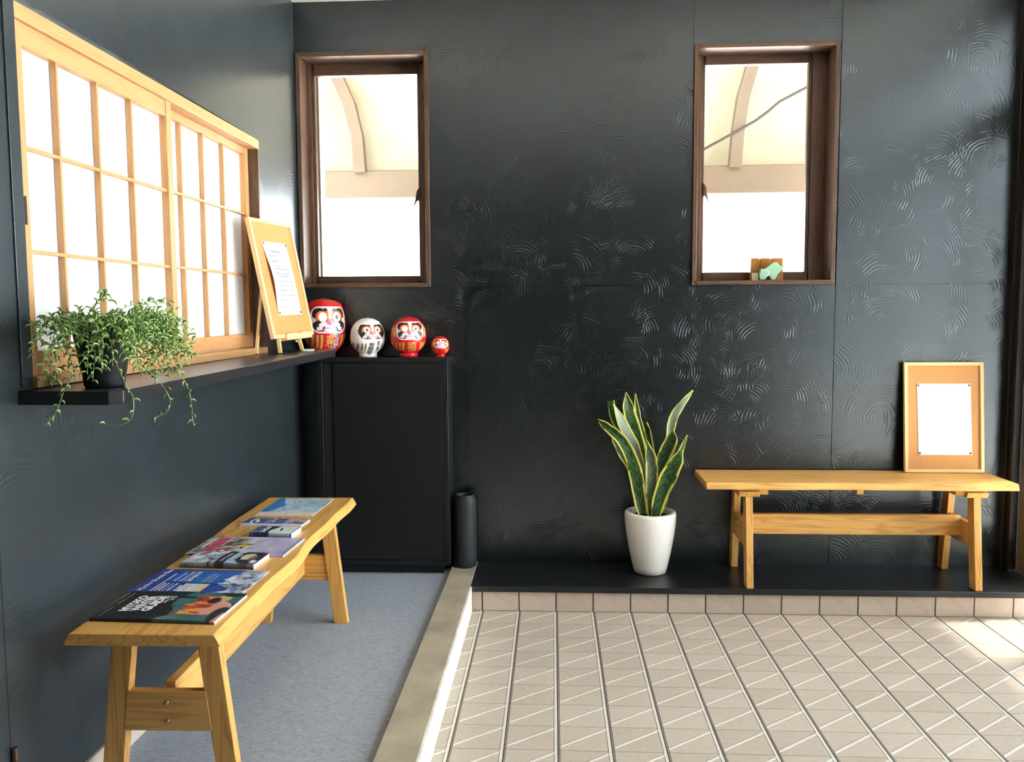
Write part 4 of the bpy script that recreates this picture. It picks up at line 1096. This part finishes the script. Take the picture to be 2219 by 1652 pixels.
# ------------------------------------------------------------------ SNAKE PLANT
PX, PY = 1.519, -0.120
sp = thing('snake_plant', 'variegated snake plant in a glossy white pot on the platform', 'potted plant', T(PX, PY, HP))
m = MB()
m.lathe([(0.0, 0.0), (0.060, 0.0), (0.068, 0.004), (0.0745, 0.03), (0.088, 0.09), (0.100, 0.16), (0.1065, 0.21), (0.1085, 0.245), (0.1075, 0.258), (0.104, 0.2625), (0.088, 0.2625), (0.085, 0.258), (0.085, 0.23), (0.0, 0.23)], 96, closed=False)
m.build('pot', 'pot_white', sp, smooth=True)
m = MB(); m.lathe([(0.0, 0.242), (0.04, 0.243), (0.0848, 0.240), (0.0848, 0.231), (0.0, 0.231)], 48, closed=False); m.build('soil', 'soil', sp, smooth=True)
PXZ = 3.40 / 1750 / 3.753       # metres per pixel of the enlarged view
def zx(p): return ((p[0] - 642) * PXZ, 0.262 - (p[1] - 1085) * PXZ)
def sansevieria(pts, widths, y0, y1, seed, twist=(0, 0), grey=0.0, cut=False):
    P2 = [zx(p) for p in pts]
    n = len(P2); NL = 44; NW = 13
    # resample by chord length with Catmull-Rom
    def cr(u):
        f = u * (n - 1); i = min(int(f), n - 2); t = f - i
        p0, p1, p2, p3 = (P2[max(i - 1, 0)], P2[i], P2[i + 1], P2[min(i + 2, n - 1)])
        return [0.5 * (2 * p1[k] + (p2[k] - p0[k]) * t + (2 * p0[k] - 5 * p1[k] + 4 * p2[k] - p3[k]) * t * t + (3 * p1[k] - p0[k] - 3 * p2[k] + p3[k]) * t ** 3) for k in (0, 1)]
    def wd(u):
        f = u * (len(widths) - 1); i = min(int(f), len(widths) - 2); t = f - i; t = t * t * (3 - 2 * t)
        return (widths[i] * (1 - t) + widths[i + 1] * t) * PXZ * 0.5
    vs = []; cols = []
    for j in range(NL + 1):
        u = j / NL; x, z = cr(u); a = cr(max(0, u - 0.01)); b = cr(min(1, u + 0.01))
        tx, tz = b[0] - a[0], b[1] - a[1]; l = math.hypot(tx, tz) or 1; nx, nz = tz / l, -tx / l
        y = y0 + (y1 - y0) * u; w2 = wd(u); tw = math.radians(twist[0] + (twist[1] - twist[0]) * u)
        for i in range(NW):
            s = -1 + 2 * i / (NW - 1)
            cup = -0.22 * w2 * (1 - s * s) * -1
            wx = s * w2 / max(0.35, math.cos(tw)) * math.cos(tw); wy = s * w2 * math.tan(tw) * 0.9 + cup + 0.003 * math.sin(u * 9 + seed + s * 2)
            vs.append((x + nx * wx, y + wy, z + nz * wx))
            e = abs(s)
            green = L3(22, 50, 20); pale = L3(84, 126, 54); yel = L3(212, 204, 92)
            bandn = 0.5 + 0.5 * math.sin(u * 70 + 3.2 * math.sin(s * 4 + seed) + 5 * float(vnoise(u * 16, s * 2 + seed, seed)))
            k = float(np.clip(0.62 * bandn + 0.45 * float(fbm(np.array(u * 22), np.array(s * 3.0 + 7 * seed), seed)) - 0.38, 0, 1))
            c = green * (1 - k) + pale * k
            c = c * (1 - grey) + L3(168, 182, 164) * grey
            ew = (0.79 if w2 > 0.012 else 0.66) + 0.05 * math.sin(u * 13 + seed * 3 + s)
            if e > ew: c = yel * (0.92 + 0.1 * math.sin(u * 20 + seed))
            cols.append(c)
    fs = [(j * NW + i, j * NW + i + 1, (j + 1) * NW + i + 1, (j + 1) * NW + i) for j in range(NL) for i in range(NW - 1)]
    m = MB(); m.add(vs, fs)
    o = m.build('leaf', 'leaf_paint', sp, colors=np.array(cols), smooth=True); md = o.modifiers.new('thick', 'SOLIDIFY'); md.thickness = 0.0022; md.offset = 0
    return o
sansevieria([(572, 1100), (545, 950), (515, 780), (478, 640), (400, 490), (300, 395), (205, 312)], [66, 100, 110, 116, 100, 92, 80, 66, 12], -0.035, -0.060, 1, (8, -12))
sansevieria([(610, 1100), (560, 900), (490, 720), (430, 620), (370, 520), (330, 460)], [60, 80, 90, 96, 70, 16], 0.02, 0.01, 2, (-15, 20))
sansevieria([(600, 1100), (570, 850), (500, 600), (420, 430), (350, 320), (322, 186)], [60, 76, 80, 84, 84, 66, 56], 0.03, 0.045, 3, (10, 0))
sansevieria([(600, 1090), (585, 900), (560, 720), (510, 560), (430, 400), (335, 200)], [50, 60, 70, 70, 90, 84, 8], 0.0, -0.01, 4, (-20, 8), grey=0.75)
sansevieria([(615, 1095), (598, 850), (560, 600), (505, 400), (462, 260), (438, 106)], [64, 84, 96, 104, 106, 92, 8], -0.005, 0.0, 5, (0, 6))
sansevieria([(630, 1095), (606, 850), (590, 650), (572, 470), (540, 320), (517, 120)], [50, 66, 70, 74, 66, 48, 6], 0.012, 0.025, 6, (-18, 14))
sansevieria([(660, 1095), (660, 850), (640, 620), (618, 480), (590, 370)], [56, 76, 88, 84, 70], 0.025, 0.05, 7, (15, -10))
sansevieria([(640, 1105), (640, 950), (642, 800), (634, 640), (600, 490)], [60, 96, 104, 92, 8], -0.045, -0.040, 8, (0, 0), grey=0.12)
sansevieria([(668, 1100), (690, 880), (712, 720), (762, 580), (800, 490), (812, 402)], [70, 80, 96, 112, 96, 10], -0.012, -0.03, 9, (6, -14))
sansevieria([(690, 1095), (730, 850), (770, 640), (800, 430), (830, 300), (900, 190), (976, 90)], [50, 56, 56, 52, 74, 70, 50, 16], 0.02, 0.0, 10, (0, 25), grey=0.35)
sansevieria([(672, 1108), (705, 950), (765, 790), (830, 660), (868, 560), (912, 438)], [76, 116, 140, 112, 44, 8], -0.050, -0.065, 11, (-5, 12))
sansevieria([(715, 1100), (740, 1000), (765, 900), (790, 770), (815, 640)], [60, 80, 70, 50, 10], 0.0, 0.01, 12, (0, 20))

# ------------------------------------------------------------------ TRAILING PLANT
TPX, TPY = 0.135, -1.815
tz = shelf_z(TPY) + 0.0006
tp = thing('trailing_plant', 'trailing succulent in a black nursery pot on the counter shelf', 'potted plant', T(TPX, TPY, tz))
m = MB()
m.lathe([(0.0, 0.0), (0.038, 0.0), (0.041, 0.004), (0.043, 0.028), (0.0445, 0.030), (0.058, 0.115), (0.0605, 0.116), (0.061, 0.128), (0.058, 0.128), (0.055, 0.105), (0.0, 0.105)], 48, closed=False)
m.build('pot', 'pot_black', tp, smooth=True)
m = MB(); m.lathe([(0.0, 0.112), (0.03, 0.113), (0.0555, 0.108), (0.0545, 0.104), (0.0, 0.104)], 32, closed=False); m.build('soil', 'soil', tp, smooth=True)
rp = random.Random(11)
def banana(mb, p, d, up, L_, r):
    """curved crescent leaf"""
    d = d.normalized(); s = d.cross(up); s = s.normalized() if s.length > 1e-5 else d.orthogonal().normalized(); up2 = s.cross(d)
    pts = []; rs = []
    for i in range(6):
        t = i / 5; pts.append(p + d * (L_ * t) + up2 * (L_ * 0.28 * math.sin(PI * t * 0.9)) - up2 * (L_ * 0.25 * t * t)); rs.append(max(0.0003, r * math.sin(PI * (0.10 + 0.88 * t)) ** 0.8))
    mb.tube(pts, rs, 6)
def make_stem(path, seed, dens=1.0, leafL=0.0150, end=1.0):
    r3 = random.Random(seed); m = MB(); P_ = [Vector(p) for p in path]
    m.tube(P_, [0.0011 - 0.0005 * i / len(P_) for i in range(len(P_))], 5)
    acc = 0; step = 0.0085 / dens; k = 0
    for i in range(len(P_) - 1):
        seg = P_[i + 1] - P_[i]; L_ = seg.length
        if L_ < 1e-6: continue
        t = seg / L_; pos = step - acc
        while pos < L_:
            p = P_[i] + t * pos; a = k * 2.4 + r3.uniform(-0.5, 0.5); k += 1
            o1 = t.orthogonal().normalized(); o2 = t.cross(o1)
            d = (o1 * math.cos(a) + o2 * math.sin(a)) * 0.9 + t * 0.55 + Vector((0, 0, 0.25))
            banana(m, p, d, Vector((0, 0, 1)), leafL * r3.uniform(0.75, 1.25), 0.0022 * r3.uniform(0.85, 1.2)); pos += step
        acc = L_ - (pos - step)
    m.build('trailing_stem', 'succulent_green', tp, smooth=True)
EDGE_X, EDGE_Y = 0.214 - TPX, -1.905 - TPY
def grow(seed, az, out, rise, length, sag):
    """a stem that rises from the soil, arches over the rim and drops, resting on the shelf or passing its edge"""
    r3 = random.Random(seed); p = Vector((r3.uniform(0.0, 0.040) * math.cos(az), r3.uniform(0.0, 0.040) * math.sin(az), 0.110)); d = Vector((math.cos(az) * out, math.sin(az) * out, rise)).normalized(); path = [p.copy()]
    st = 0.006; n = int(length / st); wob = r3.uniform(0, 6)
    for i in range(n):
        d.z -= sag * (0.6 + 0.8 * i / n); az2 = math.sin(i * 0.35 + wob) * 0.10; d.x += -d.y * az2 * 0.5 + r3.uniform(-.06, .06); d.y += d.x * az2 * 0.5 + r3.uniform(-.06, .06); d.normalize()
        q = p + d * st; rr_ = math.hypot(q.x, q.y)
        lim = 0.062 if q.z > 0.1 else 0.046 + 0.15 * max(q.z, 0)
        if q.z < 0.128 and rr_ < lim and i > 8:
            f = lim / max(rr_, 1e-4); q.x *= f; q.y *= f
        if TPX + q.x < 0.022: q.x = 0.022 - TPX; d.x = abs(d.x) * 0.3
        on = (q.x < EDGE_X + 0.004) and (q.y > EDGE_Y - 0.004)
        if on and q.z < 0.004: q.z = 0.004 + r3.uniform(0, .002); d.z = abs(d.z) * 0.2; d.x += 0.02
        if not on and q.z < -0.0 and q.x < EDGE_X + 0.006 and q.y > EDGE_Y - 0.006: q.x = EDGE_X + 0.006
        path.append(q.copy()); p = q
    return path
for i in range(84):
    az = rp.uniform(-PI, PI)
    if rp.random() < 0.55: az = rp.gauss(0.9, 0.7)        # the mass of stems leans along the shelf, away from the photographer
    make_stem(grow(1000 + i, az, rp.uniform(0.5, 1.1), rp.uniform(0.35, 1.1), rp.uniform(0.10, 0.23), rp.uniform(0.05, 0.11)), 300 + i, 1.0)
for i in range(34):      # strands falling over the rim in front of the pot
    az = rp.gauss(-0.35, 0.75); make_stem(grow(3000 + i, az, rp.uniform(0.6, 1.1), rp.uniform(0.3, 0.9), rp.uniform(0.09, 0.19), rp.uniform(0.07, 0.13)), 3300 + i, 1.0)
# mound over the soil
for i in range(26):
    az = rp.uniform(-PI, PI); make_stem(grow(500 + i, az, rp.uniform(0.3, 0.8), 0.8, rp.uniform(0.035, 0.075), 0.08), 2600 + i, 1.4)
def rel(pts): return [(x - TPX, y - TPY, z - tz) for x, y, z in pts]
def spline(pts, n=30):
    P_ = [Vector(p) for p in pts]; out = []
    for k in range(n + 1):
        f = k / n * (len(P_) - 1); i = min(int(f), len(P_) - 2); t = f - i
        p0, p1, p2, p3 = P_[max(i - 1, 0)], P_[i], P_[i + 1], P_[min(i + 2, len(P_) - 1)]
        out.append(0.5 * (2 * p1 + (p2 - p0) * t + (2 * p0 - 5 * p1 + 4 * p2 - p3) * t * t + (3 * p1 - p0 - 3 * p2 + p3) * t ** 3))
    return out
make_stem(spline(rel([(0.135, -1.80, 1.165), (0.15, -1.76, 1.215), (0.165, -1.73, 1.228), (0.18, -1.70, 1.235), (0.20, -1.67, 1.232), (0.21, -1.65, 1.238)])), 901, 0.55, 0.016)
make_stem(spline(rel([(0.15, -1.86, 1.15), (0.13, -1.90, 1.10), (0.11, -1.922, 1.05), (0.095, -1.925, 1.01), (0.075, -1.925, 0.985), (0.065, -1.925, 0.975)])), 902, 0.75, 0.015)
make_stem(spline(rel([(0.17, -1.78, 1.15), (0.21, -1.72, 1.10), (0.235, -1.68, 1.07), (0.248, -1.66, 1.03), (0.252, -1.655, 0.99), (0.254, -1.655, 0.955), (0.256, -1.652, 0.94)])), 903, 0.7, 0.012)
make_stem(spline(rel([(0.18, -1.80, 1.12), (0.215, -1.76, 1.07), (0.232, -1.745, 1.04), (0.240, -1.735, 1.01), (0.232, -1.735, 0.985), (0.205, -1.75, 0.970)])), 904, 0.6, 0.014)
make_stem(spline(rel([(0.10, -1.85, 1.15), (0.06, -1.87, 1.13), (0.05, -1.875, 1.10), (0.055, -1.87, 1.07), (0.03, -1.885, 1.065)])), 905, 0.8, 0.014)
make_stem(spline(rel([(0.15, -1.75, 1.13), (0.19, -1.69, 1.11), (0.21, -1.65, 1.12), (0.235, -1.60, 1.135)])), 906, 0.6, 0.014)
make_stem(spline(rel([(0.18, -1.77, 1.10), (0.20, -1.70, 1.07), (0.21, -1.66, 1.06), (0.215, -1.63, 1.075), (0.222, -1.60, 1.095)])), 907, 0.6, 0.014)
make_stem(spline(rel([(0.17, -1.85, 1.13), (0.21, -1.87, 1.06), (0.226, -1.87, 1.03), (0.22, -1.87, 0.985), (0.19, -1.88, 0.972), (0.165, -1.885, 0.978)])), 908, 0.35, 0.013)

# ------------------------------------------------------------------ ORNAMENTS ON THE WINDOW SILL
zsil = 1.3254 + 0.018
root = thing('glass_block', 'ridged amber glass block on the window sill', 'glass ornament', T(2.030, 0.055, zsil))
m = MB()
for (a, b, y0, y1) in ((-0.068, -0.034, -0.016, 0.012), (-0.028, 0.012, -0.016, 0.012), (0.020, 0.066, -0.016, 0.012)):
    m.hexa([(a - 0.005, y0, 0), (b + 0.002, y0, 0), (b + 0.002, y1, 0), (a - 0.005, y1, 0)], [(a, y0 + 0.003, 0.098), (b, y0 + 0.003, 0.098), (b, y1 - 0.003, 0.098), (a, y1 - 0.003, 0.098)])
m.build('ridge', 'amber_glass', root, bevel=0.003, seg=3)
m = MB(); m.box(-0.066, 0.064, -0.002, 0.014, 0.0, 0.094); m.build('back_plate', 'amber_glass', root, bevel=0.002)
fig = thing('animal_figurine', 'mint green ceramic animal figurine before the amber glass block', 'figurine', T(2.030, 0.018, zsil + 0.003))
FP = 0.0000985   # metres per pixel of the enlarged view
def fz(x, y): return ((x - 1130) * FP, (1215 - y) * FP)
rump = [fz(*p) for p in ((735, 715), (800, 748), (900, 775), (1010, 800), (1080, 850), (1100, 920), (1080, 1010), (1030, 1090), (985, 1150), (945, 1215), (745, 1215), (700, 1130), (690, 1000), (715, 880), (745, 800))]
front = [fz(*p) for p in ((820, 750), (910, 742), (1010, 690), (1100, 610), (1190, 540), (1280, 480), (1370, 452), (1450, 462), (1520, 510), (1570, 585), (1640, 635), (1735, 650), (1745, 700), (1735, 760), (1680, 795), (1590, 870), (1510, 960), (1450, 1060), (1410, 1140), (1395, 1215), (1240, 1215), (1190, 1150), (1140, 1075), (1085, 1040), (1020, 1010), (900, 940), (830, 850))]
def figurine():
    import mathutils.geometry as g
    bm = bmesh.new()
    for outl, ya, yb in ((rump, -0.017, 0.007), (front, -0.010, 0.013)):
        n = len(outl); tri = g.tessellate_polygon([[Vector((a, 0, b)) for a, b in outl]])
        fv = [bm.verts.new((a, ya, b)) for a, b in outl]; bv = [bm.verts.new((a, yb, b)) for a, b in outl]
        for t in tri: bm.faces.new([fv[i] for i in t]); bm.faces.new([bv[i] for i in t][::-1])
        for i in range(n): bm.faces.new([fv[i], bv[i], bv[(i + 1) % n], fv[(i + 1) % n]])
    bmesh.ops.recalc_face_normals(bm, faces=bm.faces)
    me = bpy.data.meshes.new('body'); bm.to_mesh(me); bm.free(); me.materials.append(MAT['mint_glaze']); me.shade_smooth()
    o = bpy.data.objects.new('body', me); COL.objects.link(o); o.parent = fig
    md = o.modifiers.new('rm', 'REMESH'); md.mode = 'VOXEL'; md.voxel_size = 0.0012; md.use_smooth_shade = True
    sm = o.modifiers.new('sm', 'SMOOTH'); sm.factor = 0.6; sm.iterations = 22
    return o
figurine()
ex, ezz = fz(1415, 570); m = MB(); m.ball((ex, -0.0075, ezz), 0.0024, 0.002, 0.0028, 12, 8); m.build('eye', 'dark_eye', fig, smooth=True)
m = MB(); m.box(-0.022, 0.004, -0.0006, 0.0006, 0.0, 0.034); o = m.build('price_card', 'card_cream'); o.matrix_world = T(1.984, 0.026, zsil + 0.0006) @ Matrix.Rotation(math.radians(-12), 4, 'X')
tag(o, 'small cream card propped behind the mint figurine', 'card')
m = MB(); m.box(-0.036, 0.036, -0.018, 0.012, 0.0, 0.003); o = m.build('coaster', 'brown_x', bevel=0.001); o.matrix_world = T(2.026, 0.020, zsil)
tag(o, 'thin dark wooden stand under the mint figurine', 'stand')

# ------------------------------------------------------------------ CAMERA
C = Vector((1.109296, -3.5176, 1.1961966))
fw = Vector((-0.05128945, 0.99549616, -0.07972947)).normalized(); up = Vector((0.00126147, 0.07989906, 0.99680216))
rt = fw.cross(up).normalized(); up = rt.cross(fw).normalized()
cd = bpy.data.cameras.new('camera'); cam = bpy.data.objects.new('camera', cd); COL.objects.link(cam)
Mx = Matrix((rt, up, -fw)).transposed().to_4x4(); Mx.translation = C; cam.matrix_world = Mx
cd.sensor_width = 36; cd.sensor_fit = 'HORIZONTAL'; cd.lens = 1749.99 / 2219 * 36; cd.clip_start = 0.05; cd.clip_end = 100
scn.camera = cam

# ------------------------------------------------------------------ LIGHT
wd = bpy.data.worlds.new('sky'); scn.world = wd; wd.use_nodes = True; nt = wd.node_tree; nt.nodes.clear()
ow = nt.nodes.new('ShaderNodeOutputWorld'); bg = nt.nodes.new('ShaderNodeBackground'); nt.links.new(bg.outputs[0], ow.inputs[0])
bg.inputs[0].default_value = (0.87, 0.945, 1.0, 1); bg.inputs[1].default_value = 2.0
wd.cycles.sampling_method = 'MANUAL'; wd.cycles.sample_map_resolution = 256
sl = bpy.data.lights.new('sun', 'SUN'); so = bpy.data.objects.new('sun', sl); COL.objects.link(so)
sl.energy = 11.0; sl.angle = math.radians(4); sl.color = (1.0, 0.93, 0.82)
sd_ = Vector((-0.25, -0.13, -0.96)).normalized()
so.rotation_euler = sd_.to_track_quat('-Z', 'Y').to_euler()
# daylight portals in the real openings: they only guide the sampling of the sky
def portal(x, y, z, sx, sy, rot):
    l = bpy.data.lights.new('daylight_portal', 'AREA'); l.shape = 'RECTANGLE'; l.size = sx; l.size_y = sy; l.cycles.is_portal = True
    o = bpy.data.objects.new('daylight_portal', l); COL.objects.link(o); o.location = (x, y, z); o.rotation_euler = rot
portal(XR + 0.11, -1.42, 1.28, 2.6, 2.8, (0, math.radians(90), 0))

scn.view_settings.view_transform = 'Standard'; scn.view_settings.look = 'None'; scn.view_settings.gamma = 1; scn.view_settings.use_curve_mapping = False
scn.view_settings.exposure = 2.75
cy = scn.cycles
cy.use_denoising = True;  cy.max_bounces = 8; cy.diffuse_bounces = 4; cy.glossy_bounces = 3; cy.transparent_max_bounces = 12; cy.transmission_bounces = 6
cy.adaptive_threshold = 0.035; cy.sample_clamp_indirect = 6.0; cy.caustics_reflective = False; cy.caustics_refractive = False
try: cy.denoiser = 'OPENIMAGEDENOISE'
except Exception: pass
